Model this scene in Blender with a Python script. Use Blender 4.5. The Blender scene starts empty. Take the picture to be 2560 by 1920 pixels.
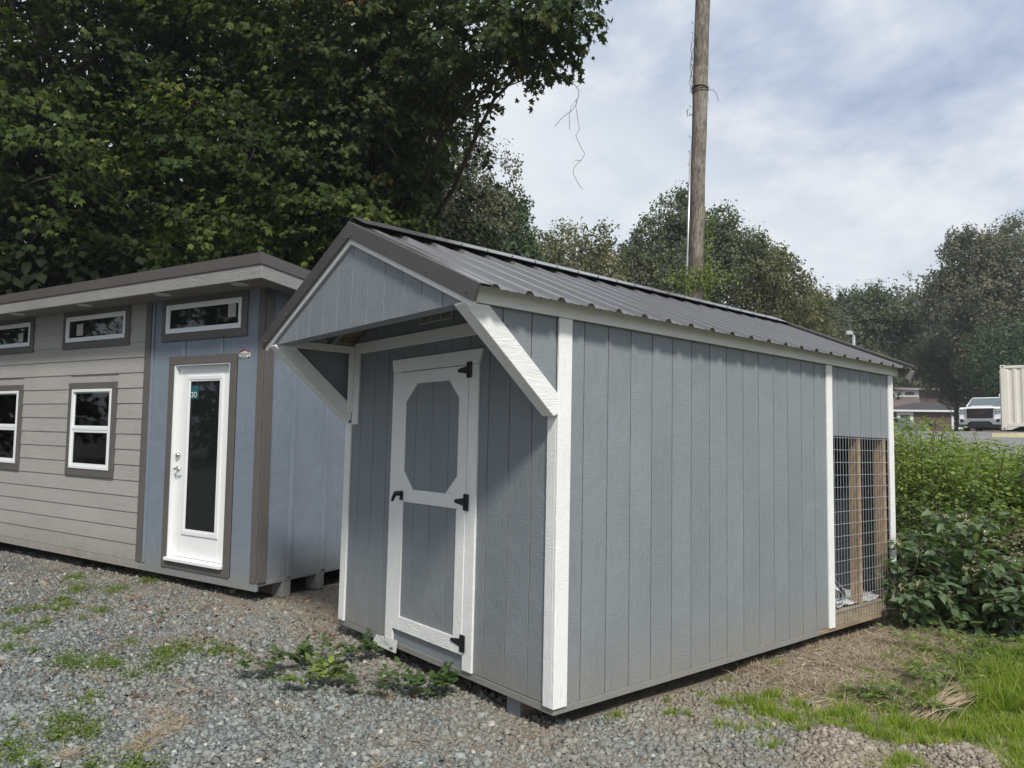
import bpy, bmesh, math, random
import numpy as np
from mathutils import Vector, Matrix, Euler

rad = math.radians
random.seed(7)
RNG = np.random.default_rng(11)
SC = bpy.context.scene
COL = SC.collection

# ------------------------------------------------------------------ camera
cam_d = bpy.data.cameras.new('camera')
cam = bpy.data.objects.new('camera', cam_d)
COL.objects.link(cam)
cam_d.sensor_width = 36.0
cam_d.lens = 36.0 * 1827.5 / 2560.0
cam_d.clip_start = 0.05
cam_d.clip_end = 1500
cam.matrix_world = Matrix(((0.64284385, 0.04907074, 0.76442387, 2.938),
                           (0.76568364, -0.06971816, -0.63942783, -2.795),
                           (0.02191703, 0.99635909, -0.08239055, 1.4155),
                           (0, 0, 0, 1)))
SC.camera = cam

# ------------------------------------------------------------------ sky
world = bpy.data.worlds.new("World")
SC.world = world
world.use_nodes = True
wn, wl = world.node_tree.nodes, world.node_tree.links
wn.clear()
SUN_DIR = Vector((2.0, -1.0, 2.39)).normalized()
SUN_EL = math.asin(SUN_DIR.z)
SUN_AZ = math.atan2(SUN_DIR.x, SUN_DIR.y)
def N(nt, t, **kw):
    n = nt.nodes.new(t)
    for k, v in kw.items():
        if k in n.inputs.keys() if hasattr(n.inputs, 'keys') else False:
            n.inputs[k].default_value = v
        else:
            setattr(n, k, v)
    return n
def math_n(nt, op, a, b=None, c=None, clamp=False):
    n = nt.nodes.new('ShaderNodeMath'); n.operation = op; n.use_clamp = clamp
    for i, v in enumerate((a, b, c)):
        if v is None: continue
        if hasattr(v, 'is_output'): nt.links.new(v, n.inputs[i])
        else: n.inputs[i].default_value = v
    return n.outputs[0]
def ramp(nt, fac, stops, interp='LINEAR'):
    n = nt.nodes.new('ShaderNodeValToRGB')
    cr = n.color_ramp; cr.interpolation = interp
    while len(cr.elements) < len(stops): cr.elements.new(0.5)
    for e, (p, c) in zip(cr.elements, stops):
        e.position = p; e.color = (c[0], c[1], c[2], 1) if not isinstance(c, (int, float)) else (c, c, c, 1)
    if fac is not None: nt.links.new(fac, n.inputs[0])
    return n.outputs[0]
def mixc(nt, fac, a, b, mode='MIX'):
    n = nt.nodes.new('ShaderNodeMix'); n.data_type = 'RGBA'; n.blend_type = mode
    for i, v in ((0, fac), (6, a), (7, b)):
        if hasattr(v, 'is_output'): nt.links.new(v, n.inputs[i])
        elif i == 0: n.inputs[0].default_value = v
        else: n.inputs[i].default_value = (*v[:3], 1)
    return n.outputs[2]
def noise(nt, vec, scale, detail=3, rough=0.55, dist=0.0, out=0):
    n = nt.nodes.new('ShaderNodeTexNoise')
    n.inputs['Scale'].default_value = scale; n.inputs['Detail'].default_value = detail
    n.inputs['Roughness'].default_value = rough; n.inputs['Distortion'].default_value = dist
    if vec is not None: nt.links.new(vec, n.inputs['Vector'])
    return n.outputs[out]
def mapping(nt, vec, scale=(1, 1, 1), loc=(0, 0, 0), rot=(0, 0, 0)):
    n = nt.nodes.new('ShaderNodeMapping')
    n.inputs['Scale'].default_value = scale; n.inputs['Location'].default_value = loc; n.inputs['Rotation'].default_value = rot
    nt.links.new(vec, n.inputs['Vector'])
    return n.outputs[0]

wt = world.node_tree
sky = wn.new('ShaderNodeTexSky'); sky.sky_type = 'NISHITA'; sky.sun_disc = False
sky.sun_elevation = SUN_EL; sky.sun_rotation = SUN_AZ
sky.air_density = 1.0; sky.dust_density = 2.0; sky.ozone_density = 1.0
tc = wn.new('ShaderNodeTexCoord')
sep = wn.new('ShaderNodeSeparateXYZ'); wl.new(tc.outputs['Generated'], sep.inputs[0])
zc = math_n(wt, 'ADD', math_n(wt, 'MAXIMUM', sep.outputs[2], 0.0), 0.22)
px_ = math_n(wt, 'DIVIDE', sep.outputs[0], zc); py_ = math_n(wt, 'DIVIDE', sep.outputs[1], zc)
cmb = wn.new('ShaderNodeCombineXYZ'); wl.new(px_, cmb.inputs[0]); wl.new(py_, cmb.inputs[1])
CV = mapping(wt, cmb.outputs[0], (1, 1, 1), (3.3, 1.7, 0.0), (0, 0, 0.6))
n_big = noise(wt, CV, 0.9, 5, 0.5, 0.3)
n_mid = noise(wt, mapping(wt, CV, (1.0, 1.0, 1), (5, 2, 1)), 3.0, 10, 0.60, 0.12)
cfac = math_n(wt, 'ADD', math_n(wt, 'MULTIPLY', n_big, 0.5), math_n(wt, 'MULTIPLY', n_mid, 0.5))
cloud_tex = ramp(wt, cfac, [(0.38, (3.6, 4.3, 5.9)), (0.44, (4.5, 5.2, 6.6)), (0.495, (5.6, 6.2, 7.2)), (0.54, (6.8, 7.2, 7.8)), (0.62, (8.0, 8.3, 8.6))])
smooth_tex = ramp(wt, cfac, [(0.38, (6.2, 6.85, 7.6)), (0.58, (7.6, 7.95, 8.3))])
dt = wn.new('ShaderNodeVectorMath'); dt.operation = 'DOT_PRODUCT'; wl.new(tc.outputs['Generated'], dt.inputs[0]); dt.inputs[1].default_value = (0.591, 0.074, 0.803)
bank = math_n(wt, 'ADD', dt.outputs['Value'], math_n(wt, 'MULTIPLY', math_n(wt, 'SUBTRACT', n_mid, 0.5), 0.42))
bank = math_n(wt, 'MULTIPLY_ADD', bank, 11.0, 0.45, clamp=True)
cloud_col = mixc(wt, bank, smooth_tex, cloud_tex)
# thin veil hides the blue; only a little of the clear sky comes through
veil = ramp(wt, n_mid, [(0.34, 0.90), (0.5, 0.97), (0.7, 1.0)])
horiz = math_n(wt, 'POWER', math_n(wt, 'SUBTRACT', 1.0, math_n(wt, 'MAXIMUM', sep.outputs[2], 0.0), clamp=True), 9.0)
cc = mixc(wt, veil, sky.outputs[0], cloud_col)
cc = mixc(wt, math_n(wt, 'MULTIPLY', horiz, 0.6), cc, (7.6, 8.05, 8.4))
bg = wn.new('ShaderNodeBackground'); bg.inputs['Strength'].default_value = 0.064
wl.new(cc, bg.inputs['Color'])
wo = wn.new('ShaderNodeOutputWorld'); wl.new(bg.outputs[0], wo.inputs[0])

sun_d = bpy.data.lights.new('sun', 'SUN'); sun_d.energy = 2.2; sun_d.angle = rad(8.0); sun_d.color = (1.0, 0.95, 0.87)
sun = bpy.data.objects.new('sun', sun_d); COL.objects.link(sun)
sun.rotation_euler = SUN_DIR.to_track_quat('Z', 'Y').to_euler()
sun.location = (20, -10, 24)

SC.view_settings.view_transform = 'Standard'
SC.view_settings.look = 'None'
SC.view_settings.exposure = 0.82
SC.view_settings.gamma = 1.0
SC.view_settings.use_curve_mapping = False
SC.cycles.max_bounces = 6
SC.cycles.transparent_max_bounces = 8

# ------------------------------------------------------------------ materials
MATS = {}
def new_mat(name):
    m = bpy.data.materials.new(name); m.use_nodes = True
    nt = m.node_tree; nt.nodes.clear()
    out = nt.nodes.new('ShaderNodeOutputMaterial'); b = nt.nodes.new('ShaderNodeBsdfPrincipled')
    nt.links.new(b.outputs[0], out.inputs[0])
    MATS[name] = m
    return m, nt, b, out
def setc(nt, b, sock, v):
    if hasattr(v, 'is_output'): nt.links.new(v, b.inputs[sock])
    else: b.inputs[sock].default_value = (*v[:3], 1) if isinstance(v, tuple) else v
def bump(nt, b, h, strength=0.3, dist=0.002, normal=None):
    n = nt.nodes.new('ShaderNodeBump'); n.inputs['Strength'].default_value = strength; n.inputs['Distance'].default_value = dist
    nt.links.new(h, n.inputs['Height'])
    if normal is not None: nt.links.new(normal, n.inputs['Normal'])
    if b is not None: nt.links.new(n.outputs[0], b.inputs['Normal'])
    return n.outputs[0]
def rnd_vec(nt, coord):
    oi = nt.nodes.new('ShaderNodeObjectInfo')
    v = nt.nodes.new('ShaderNodeVectorMath'); v.operation = 'SCALE'
    c = nt.nodes.new('ShaderNodeCombineXYZ'); nt.links.new(oi.outputs['Random'], c.inputs[0]); nt.links.new(oi.outputs['Random'], c.inputs[1]); nt.links.new(oi.outputs['Random'], c.inputs[2])
    nt.links.new(c.outputs[0], v.inputs[0]); v.inputs['Scale'].default_value = 37.0
    a = nt.nodes.new('ShaderNodeVectorMath'); a.operation = 'ADD'
    nt.links.new(coord, a.inputs[0]); nt.links.new(v.outputs[0], a.inputs[1])
    return a.outputs[0], oi.outputs['Random']
def painted(name, col, axis='Z', rough=0.5, strength=0.6, var=0.06, dirt=None, dist=0.0045):
    """painted wood-fibre siding with pressed grain running along axis"""
    m, nt, b, out = new_mat(name)
    g = nt.nodes.new('ShaderNodeTexCoord')
    v, r = rnd_vec(nt, g.outputs['Object'])
    sc = {'Z': (9, 9, 1.1), 'X': (1.1, 9, 9), 'Y': (9, 1.1, 9)}[axis]
    gr = mapping(nt, v, sc)
    base = noise(nt, gr, 2.2, 2, 0.5, 0.8)
    rings = math_n(nt, 'SINE', math_n(nt, 'MULTIPLY', base, 60.0))
    saw = noise(nt, mapping(nt, v, {'Z': (26, 26, 120), 'X': (120, 26, 26), 'Y': (26, 120, 26)}[axis]), 1.0, 2, 0.55, 0.9)
    fine = noise(nt, mapping(nt, v, {'Z': (160, 160, 14), 'X': (14, 160, 160), 'Y': (160, 14, 160)}[axis]), 1.0, 3, 0.6)
    patch = noise(nt, v, 5.0, 2, 0.5)
    msk = ramp(nt, patch, [(0.42, 0.0), (0.56, 1.0)])
    h = math_n(nt, 'ADD', math_n(nt, 'MULTIPLY', math_n(nt, 'MULTIPLY', rings, msk), 0.16), math_n(nt, 'MULTIPLY', math_n(nt, 'MULTIPLY', saw, math_n(nt, 'SUBTRACT', 1.15, msk)), 0.75))
    h = math_n(nt, 'ADD', h, math_n(nt, 'MULTIPLY', fine, 0.6))
    bump(nt, b, h, min(1, strength * 1.1), dist * 1.3)
    big = noise(nt, v, 1.3, 3, 0.6)
    dark = tuple(c * (1 - var * 1.6) for c in col); lite = tuple(min(1, c * (1 + var)) for c in col)
    c = mixc(nt, ramp(nt, big, [(0.3, 0.0), (0.7, 1.0)]), dark, lite)
    if dirt:
        gw = nt.nodes.new('ShaderNodeNewGeometry'); sp = nt.nodes.new('ShaderNodeSeparateXYZ'); nt.links.new(gw.outputs['Position'], sp.inputs[0])
        dn = noise(nt, gw.outputs['Position'], 6.0, 4, 0.6)
        f = math_n(nt, 'SUBTRACT', 1.0, math_n(nt, 'DIVIDE', math_n(nt, 'SUBTRACT', sp.outputs[2], 0.0), 0.42), clamp=True)
        f = math_n(nt, 'MULTIPLY', math_n(nt, 'POWER', f, 1.5), math_n(nt, 'MULTIPLY', dn, 1.25), clamp=True)
        c = mixc(nt, f, c, dirt)
    setc(nt, b, 'Base Color', c)
    setc(nt, b, 'Roughness', math_n(nt, 'ADD', math_n(nt, 'MULTIPLY', fine, 0.25), rough - 0.12))
    b.inputs['Specular IOR Level'].default_value = 0.45
    return m
def plain(name, col, rough=0.6, metal=0.0, spec=0.5, nscale=None, namp=0.12, bstr=0.0, bscale=60, bdist=0.002):
    m, nt, b, out = new_mat(name)
    g = nt.nodes.new('ShaderNodeTexCoord')
    v, r = rnd_vec(nt, g.outputs['Object'])
    if nscale:
        n = noise(nt, v, nscale, 4, 0.6)
        c = mixc(nt, ramp(nt, n, [(0.3, 0.0), (0.7, 1.0)]), tuple(x * (1 - namp) for x in col), tuple(min(1, x * (1 + namp)) for x in col))
        setc(nt, b, 'Base Color', c)
        setc(nt, b, 'Roughness', math_n(nt, 'ADD', math_n(nt, 'MULTIPLY', n, 0.2), rough - 0.1))
    else:
        setc(nt, b, 'Base Color', col); b.inputs['Roughness'].default_value = rough
    b.inputs['Metallic'].default_value = metal; b.inputs['Specular IOR Level'].default_value = spec
    if bstr: bump(nt, b, noise(nt, v, bscale, 4, 0.6), bstr, bdist)
    return m
def wood(name, col, dark, axis='Z', rough=0.75, sc=1.0, knots=True, spread=3.0):
    m, nt, b, out = new_mat(name)
    g = nt.nodes.new('ShaderNodeTexCoord')
    v, r = rnd_vec(nt, g.outputs['Object'])
    s = {'Z': (14, 14, 0.8), 'X': (0.8, 14, 14), 'Y': (14, 0.8, 14)}[axis]
    gr = mapping(nt, v, tuple(x * sc for x in s))
    base = noise(nt, gr, spread, 3, 0.6, 1.2)
    rg = math_n(nt, 'SINE', math_n(nt, 'MULTIPLY', base, 34.0))
    f = math_n(nt, 'ADD', math_n(nt, 'MULTIPLY', rg, 0.22), noise(nt, v, 3.0, 3, 0.6))
    setc(nt, b, 'Base Color', mixc(nt, ramp(nt, f, [(0.3, 0.0), (0.75, 1.0)]), dark, col))
    b.inputs['Roughness'].default_value = rough
    b.inputs['Specular IOR Level'].default_value = 0.25
    bump(nt, b, f, 0.35, 0.003)
    return m
def leafmat(name, cols, rough=0.5, trans=0.35, tcol=None, spec=0.35):
    """leaf colours vary leaf by leaf through the 'rnd' attribute"""
    m, nt, b, out = new_mat(name)
    a = nt.nodes.new('ShaderNodeAttribute'); a.attribute_name = 'rnd'
    n = len(cols)
    c = ramp(nt, a.outputs['Fac'], [(p, q) for p, q in cols])
    setc(nt, b, 'Base Color', c)
    b.inputs['Roughness'].default_value = rough; b.inputs['Specular IOR Level'].default_value = spec
    t = nt.nodes.new('ShaderNodeBsdfTranslucent')
    tc_ = mixc(nt, 1.0, c, tcol or (1.3, 1.5, 0.5), 'MULTIPLY')
    nt.links.new(tc_, t.inputs['Color'])
    mx = nt.nodes.new('ShaderNodeMixShader'); mx.inputs[0].default_value = trans
    nt.links.new(b.outputs[0], mx.inputs[1]); nt.links.new(t.outputs[0], mx.inputs[2]); nt.links.new(mx.outputs[0], out.inputs[0])
    return m

shaded_blue = (0.045, 0.055, 0.075)
BLUE = (0.218, 0.242, 0.263)
DIRT = (0.25, 0.235, 0.20)
painted('shed_paint', BLUE, 'Z', 0.5, 0.55, 0.06, DIRT)
painted('shed_paint_flat', BLUE, 'X', 0.5, 0.35, 0.05)
painted('kennel_shade', shaded_blue, 'Z', 0.6, 0.4, 0.05)  # wall colour darkened to carry the dimness inside the kennel
painted('white_trim_v', (0.81, 0.82, 0.805), 'Z', 0.45, 0.5, 0.03)
painted('white_trim_x', (0.81, 0.82, 0.805), 'X', 0.45, 0.55, 0.03)
painted('white_trim_y', (0.81, 0.82, 0.805), 'Y', 0.45, 0.6, 0.03)
painted('cottage_blue', (0.196, 0.234, 0.284), 'Z', 0.5, 0.6, 0.06, DIRT)
painted('cottage_grey', (0.365, 0.352, 0.33), 'X', 0.55, 0.6, 0.05, DIRT)
painted('cottage_trim', (0.118, 0.110, 0.103), 'Z', 0.5, 0.55, 0.05)
painted('cottage_trim_x', (0.118, 0.110, 0.103), 'X', 0.5, 0.55, 0.05)
painted('cottage_fascia', (0.26, 0.253, 0.245), 'X', 0.55, 0.8, 0.05)
painted('cottage_fascia_side', (0.26, 0.253, 0.245), 'Y', 0.55, 0.8, 0.05)
plain('metal_dark', (0.078, 0.072, 0.070), 0.32, 0.0, 0.75, 3.0, 0.07, 0.25, 5.0, 0.004)
plain('metal_roof', (0.108, 0.106, 0.108), 0.2, 0.0, 0.9, 2.0, 0.06)
plain('cottage_metal', (0.085, 0.076, 0.072), 0.42, 0.0, 0.5, 3.0, 0.08, 0.4, 3.0, 0.008)
plain('black_iron', (0.012, 0.012, 0.013), 0.42, 0.0, 0.5, 30, 0.2)
plain('galvanised', (0.52, 0.54, 0.56), 0.38, 0.6, 0.5, 40, 0.12)
plain('vinyl_white', (0.80, 0.82, 0.83), 0.35, 0.0, 0.5, 3.0, 0.015)
plain('door_white', (0.80, 0.815, 0.81), 0.4, 0.0, 0.5, 3.0, 0.02, 0.15, 40)
plain('nickel', (0.62, 0.61, 0.58), 0.25, 1.0, 0.5)
plain('vent_plastic', (0.42, 0.41, 0.36), 0.5)
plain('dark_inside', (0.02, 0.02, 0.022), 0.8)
plain('soffit', (0.20, 0.18, 0.165), 0.7, 0, 0.3, 4.0, 0.1)
plain('paper_white', (0.72, 0.74, 0.70), 0.6, 0, 0.3, 12.0, 0.06)
plain('ink', (0.03, 0.035, 0.03), 0.6)
plain('logo_red', (0.30, 0.02, 0.03), 0.4)
plain('logo_dark', (0.05, 0.06, 0.07), 0.5)
plain('lamp_plastic', (0.55, 0.53, 0.46), 0.5)
plain('plastic_sheet', (0.60, 0.62, 0.64), 0.35, 0, 0.5, 9.0, 0.2, 0.4, 18, 0.01)
plain('container_paint', (0.62, 0.59, 0.52), 0.5, 0, 0.4, 1.0, 0.05)
plain('car_white', (0.82, 0.83, 0.84), 0.18, 0, 0.6)
plain('chrome', (0.72, 0.72, 0.72), 0.3, 0.75, 0.5)
plain('black_plastic', (0.015, 0.015, 0.017), 0.5)
plain('tyre', (0.02, 0.02, 0.02), 0.85)
plain('badge_red', (0.22, 0.04, 0.04), 0.4)
plain('headlamp', (0.35, 0.37, 0.40), 0.12, 0.3, 0.6)
plain('white_house_trim', (0.66, 0.66, 0.64), 0.6)
plain('shingle_dark', (0.055, 0.055, 0.06), 0.85, 0, 0.2, 5.0, 0.2)
plain('shingle_brown', (0.13, 0.105, 0.095), 0.85, 0, 0.2, 5.0, 0.15)
plain('hi_vis', (0.55, 0.85, 0.05), 0.6)
plain('skin', (0.42, 0.26, 0.19), 0.5)
plain('cloth_dark', (0.03, 0.035, 0.05), 0.85)
plain('hair_dark', (0.03, 0.022, 0.018), 0.7)
plain('sticker_teal', (0.015, 0.10, 0.125), 0.4)
plain('kerb_concrete', (0.50, 0.49, 0.45), 0.85, 0, 0.2, 6.0, 0.1)
plain('kerb_yellow', (0.52, 0.46, 0.28), 0.7, 0, 0.3, 6.0, 0.15)
plain('brass_tag', (0.5, 0.5, 0.5), 0.3, 0.8)
wood('raw_pine', (0.44, 0.32, 0.20), (0.29, 0.195, 0.115), 'Z')
wood('raw_board', (0.36, 0.29, 0.20), (0.22, 0.17, 0.11), 'Y')
wood('old_floor', (0.30, 0.285, 0.25), (0.18, 0.17, 0.15), 'Y')
wood('pole_wood', (0.30, 0.265, 0.22), (0.11, 0.095, 0.08), 'Z', 0.85, 1.0, True, 1.1)
wood('skid_wood', (0.23, 0.19, 0.15), (0.12, 0.09, 0.07), 'Y')
wood('bark', (0.085, 0.07, 0.055), (0.03, 0.025, 0.02), 'Z', 0.9)
wood('bark_grey', (0.16, 0.14, 0.12), (0.07, 0.06, 0.05), 'Z', 0.9)
plain('stem_green', (0.10, 0.15, 0.04), 0.6)
plain('stem_red', (0.10, 0.075, 0.045), 0.6)
plain('dry_stem', (0.33, 0.265, 0.18), 0.7, 0, 0.3, 12.0, 0.25)
plain('twig', (0.10, 0.085, 0.065), 0.8)
plain('wire_rust', (0.10, 0.085, 0.07), 0.6)

def glassy(name, col=(0.012, 0.014, 0.014), rough=0.03, spec=0.5):
    m, nt, b, out = new_mat(name)
    setc(nt, b, 'Base Color', col); b.inputs['Roughness'].default_value = rough; b.inputs['Specular IOR Level'].default_value = spec
    return m
glassy('window_glass'); glassy('car_glass', (0.10, 0.13, 0.14), 0.06, 0.9)  # car_glass: pale base imitates sky reflected in the windscreens

m, nt, b, out = new_mat('clear_pane')
_fr = nt.nodes.new('ShaderNodeFresnel'); _fr.inputs[0].default_value = 1.5
_gl = nt.nodes.new('ShaderNodeBsdfGlossy'); _gl.inputs['Roughness'].default_value = 0.03
_tr = nt.nodes.new('ShaderNodeBsdfTransparent'); _tr.inputs[0].default_value = (0.62, 0.66, 0.66, 1)
_mx = nt.nodes.new('ShaderNodeMixShader'); nt.links.new(_fr.outputs[0], _mx.inputs[0]); nt.links.new(_tr.outputs[0], _mx.inputs[1]); nt.links.new(_gl.outputs[0], _mx.inputs[2]); nt.links.new(_mx.outputs[0], out.inputs[0])
plain('reflection_pale', (0.13, 0.13, 0.125), 0.6)
plain('curtain', (0.30, 0.29, 0.26), 0.8)
# brick of the far house: real bricks are far under a pixel there
m, nt, b, out = new_mat('brick_far')
g = nt.nodes.new('ShaderNodeTexCoord'); bt = nt.nodes.new('ShaderNodeTexBrick')
nt.links.new(mapping(nt, g.outputs['Object'], (1, 1, 1), (0, 0, 0), (rad(90), 0, 0)), bt.inputs['Vector'])
bt.inputs['Color1'].default_value = (0.12, 0.055, 0.045, 1); bt.inputs['Color2'].default_value = (0.08, 0.04, 0.035, 1)
bt.inputs['Mortar'].default_value = (0.13, 0.11, 0.10, 1); bt.inputs['Scale'].default_value = 4.0
setc(nt, b, 'Base Color', bt.outputs[0]); b.inputs['Roughness'].default_value = 0.9

leafmat('maple_leaf', [(0.0, (0.016, 0.027, 0.010)), (0.45, (0.050, 0.078, 0.020)), (0.75, (0.095, 0.13, 0.032)), (0.93, (0.14, 0.175, 0.04)), (1.0, (0.19, 0.19, 0.05))], 0.6, 0.38, None, 0.12)
leafmat('maple_leaf_sky', [(0.0, (0.025, 0.042, 0.02)), (0.5, (0.055, 0.08, 0.03)), (0.85, (0.10, 0.13, 0.045)), (0.97, (0.15, 0.16, 0.05)), (1.0, (0.28, 0.15, 0.06))], 0.6, 0.35, None, 0.15)
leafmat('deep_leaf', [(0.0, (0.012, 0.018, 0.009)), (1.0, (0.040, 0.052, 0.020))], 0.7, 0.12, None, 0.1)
leafmat('far_green', [(0.0, (0.045, 0.062, 0.038)), (0.5, (0.08, 0.105, 0.055)), (0.85, (0.125, 0.15, 0.07)), (1.0, (0.20, 0.20, 0.09))], 0.6, 0.3)  # far_* leaf colours are brightened to carry some of the haze
leafmat('far_olive', [(0.0, (0.06, 0.068, 0.035)), (0.5, (0.125, 0.13, 0.06)), (0.85, (0.19, 0.18, 0.08)), (1.0, (0.28, 0.19, 0.09))], 0.6, 0.3)
leafmat('far_brown', [(0.0, (0.06, 0.068, 0.042)), (0.5, (0.11, 0.118, 0.07)), (0.85, (0.165, 0.16, 0.095)), (1.0, (0.25, 0.17, 0.09))], 0.6, 0.25)
leafmat('vine_green', [(0.0, (0.022, 0.042, 0.018)), (0.6, (0.05, 0.09, 0.035)), (1.0, (0.12, 0.16, 0.06))], 0.55, 0.25)
leafmat('poke_leaf', [(0.0, (0.07, 0.115, 0.06)), (0.5, (0.12, 0.175, 0.095)), (0.9, (0.17, 0.23, 0.12)), (1.0, (0.26, 0.30, 0.13))], 0.45, 0.35, None, 0.4)
leafmat('bright_leaf', [(0.0, (0.10, 0.15, 0.035)), (0.5, (0.20, 0.27, 0.06)), (0.85, (0.32, 0.38, 0.09)), (1.0, (0.42, 0.38, 0.14))], 0.45, 0.4)
leafmat('mid_leaf', [(0.0, (0.055, 0.09, 0.026)), (0.5, (0.12, 0.175, 0.05)), (0.9, (0.19, 0.26, 0.065)), (1.0, (0.28, 0.28, 0.11))], 0.45, 0.35)
leafmat('dry_leaf', [(0.0, (0.085, 0.09, 0.045)), (0.5, (0.17, 0.165, 0.085)), (0.9, (0.26, 0.23, 0.14)), (1.0, (0.36, 0.30, 0.2))], 0.7, 0.2)
leafmat('weed_leaf', [(0.0, (0.08, 0.12, 0.035)), (0.5, (0.16, 0.22, 0.055)), (0.9, (0.25, 0.31, 0.08)), (1.0, (0.36, 0.34, 0.14))], 0.5, 0.35)
leafmat('creeper_leaf', [(0.0, (0.035, 0.065, 0.022)), (0.6, (0.07, 0.12, 0.035)), (1.0, (0.13, 0.18, 0.055))], 0.45, 0.3, None, 0.35)
leafmat('grass_blade', [(0.0, (0.10, 0.15, 0.025)), (0.5, (0.23, 0.31, 0.045)), (0.85, (0.36, 0.43, 0.07)), (1.0, (0.48, 0.43, 0.18))], 0.5, 0.4)
leafmat('straw_blade', [(0.0, (0.17, 0.13, 0.09)), (0.5, (0.38, 0.315, 0.225)), (1.0, (0.62, 0.55, 0.42))], 0.7, 0.15, (1.2, 1.0, 0.8))
leafmat('fallen_leaf', [(0.0, (0.085, 0.045, 0.03)), (0.4, (0.16, 0.085, 0.058)), (0.8, (0.26, 0.165, 0.11)), (0.95, (0.46, 0.32, 0.2)), (1.0, (0.55, 0.42, 0.13))], 0.6, 0.1, (1.2, 1.0, 0.8))
leafmat('flower_bits', [(0.0, (0.16, 0.20, 0.07)), (0.5, (0.42, 0.38, 0.26)), (1.0, (0.62, 0.50, 0.42))], 0.6, 0.1)
leafmat('stone', [(0.0, (0.095, 0.105, 0.105)), (0.35, (0.175, 0.194, 0.19)), (0.7, (0.255, 0.277, 0.266)), (0.93, (0.36, 0.37, 0.345)), (1.0, (0.55, 0.53, 0.47))], 0.8, 0.0, None, 0.3)
# dust and soil film tints the gravel in patches towards the back left
_m = MATS['stone']; _nt = _m.node_tree; _b = [n for n in _nt.nodes if n.type == 'BSDF_PRINCIPLED'][0]
_src = _b.inputs['Base Color'].links[0].from_socket
_g = _nt.nodes.new('ShaderNodeNewGeometry'); _sp = _nt.nodes.new('ShaderNodeSeparateXYZ'); _nt.links.new(_g.outputs['Position'], _sp.inputs[0])
_bk = math_n(_nt, 'MULTIPLY', math_n(_nt, 'ADD', math_n(_nt, 'ADD', _sp.outputs[1], 1.6), math_n(_nt, 'MULTIPLY', _sp.outputs[0], -0.16)), 0.13)
_f = ramp(_nt, math_n(_nt, 'ADD', noise(_nt, _g.outputs['Position'], 1.6, 4, 0.6), _bk), [(0.56, 0.0), (0.92, 0.85)])
_nt.links.new(mixc(_nt, _f, _src, (0.24, 0.205, 0.155)), _b.inputs['Base Color'])
leafmat('mound_stone', [(0.0, (0.15, 0.125, 0.095)), (0.5, (0.26, 0.225, 0.18)), (1.0, (0.42, 0.38, 0.32))], 0.85, 0.0, None, 0.2)

# ------------------------------------------------------------------ mesh helpers
class MB:
    def __init__(s): s.v = []; s.f = []
    def add(s, vs, fs):
        o = len(s.v); s.v += [tuple(p) for p in vs]; s.f += [tuple(i + o for i in f) for f in fs]; return s
    def box(s, x0, x1, y0, y1, z0, z1):
        if x0 > x1: x0, x1 = x1, x0
        if y0 > y1: y0, y1 = y1, y0
        return s.add([(x0, y0, z0), (x1, y0, z0), (x1, y1, z0), (x0, y1, z0), (x0, y0, z1), (x1, y0, z1), (x1, y1, z1), (x0, y1, z1)],
                     [(0, 3, 2, 1), (4, 5, 6, 7), (0, 1, 5, 4), (1, 2, 6, 5), (2, 3, 7, 6), (3, 0, 4, 7)])
    def prism(s, poly, axis, a, b):
        """poly: 2-D points, extruded along axis from a to b (poly order must be CCW seen from +axis)"""
        n = len(poly)
        mk = {'X': lambda p, t: (t, p[0], p[1]), 'Y': lambda p, t: (p[0], t, p[1]), 'Z': lambda p, t: (p[0], p[1], t)}[axis]
        vs = [mk(p, a) for p in poly] + [mk(p, b) for p in poly]
        fs = [tuple(range(n)), tuple(range(2 * n - 1, n - 1, -1))] + [(i, i + n, (i + 1) % n + n, (i + 1) % n) for i in range(n)]
        return s.add(vs, fs)
    def tube(s, pts, radii, sides=6, cap=True):
        pts = [Vector(p) for p in pts]; n = len(pts)
        if not hasattr(radii, '__len__'): radii = [radii] * n
        vs = []; fs = []; ref = Vector((0.13, 0.31, 0.94))
        for i, p in enumerate(pts):
            d = (pts[min(i + 1, n - 1)] - pts[max(i - 1, 0)])
            d = d.normalized() if d.length > 1e-9 else Vector((0, 0, 1))
            if abs(d.dot(ref)) > 0.97: ref = Vector((1, 0.1, 0))
            a = d.cross(ref).normalized(); b_ = d.cross(a)
            for k in range(sides):
                t = 2 * math.pi * k / sides
                vs.append(p + (a * math.cos(t) + b_ * math.sin(t)) * radii[i])
        for i in range(n - 1):
            for k in range(sides):
                k2 = (k + 1) % sides
                fs.append((i * sides + k, i * sides + k2, (i + 1) * sides + k2, (i + 1) * sides + k))
        if cap:
            fs.append(tuple(range(sides - 1, -1, -1))); fs.append(tuple((n - 1) * sides + k for k in range(sides)))
        return s.add(vs, fs)
    def build(s, name, mat, parent=None, bevel=0, smooth=False, **kw):
        me = bpy.data.meshes.new(name); me.from_pydata(s.v, [], s.f); me.validate()
        bm = bmesh.new(); bm.from_mesh(me); bmesh.ops.recalc_face_normals(bm, faces=bm.faces); bm.to_mesh(me); bm.free()
        o = bpy.data.objects.new(name, me); COL.objects.link(o)
        for mm in (mat if isinstance(mat, (list, tuple)) else [mat]): me.materials.append(MATS[mm])
        if parent is not None: o.parent = parent
        if bevel:
            md = o.modifiers.new('bevel', 'BEVEL'); md.width = bevel; md.segments = 1; md.limit_method = 'ANGLE'; md.angle_limit = rad(40)
        if smooth: me.shade_smooth()
        for k, v in kw.items(): o[k] = v
        return o
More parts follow.
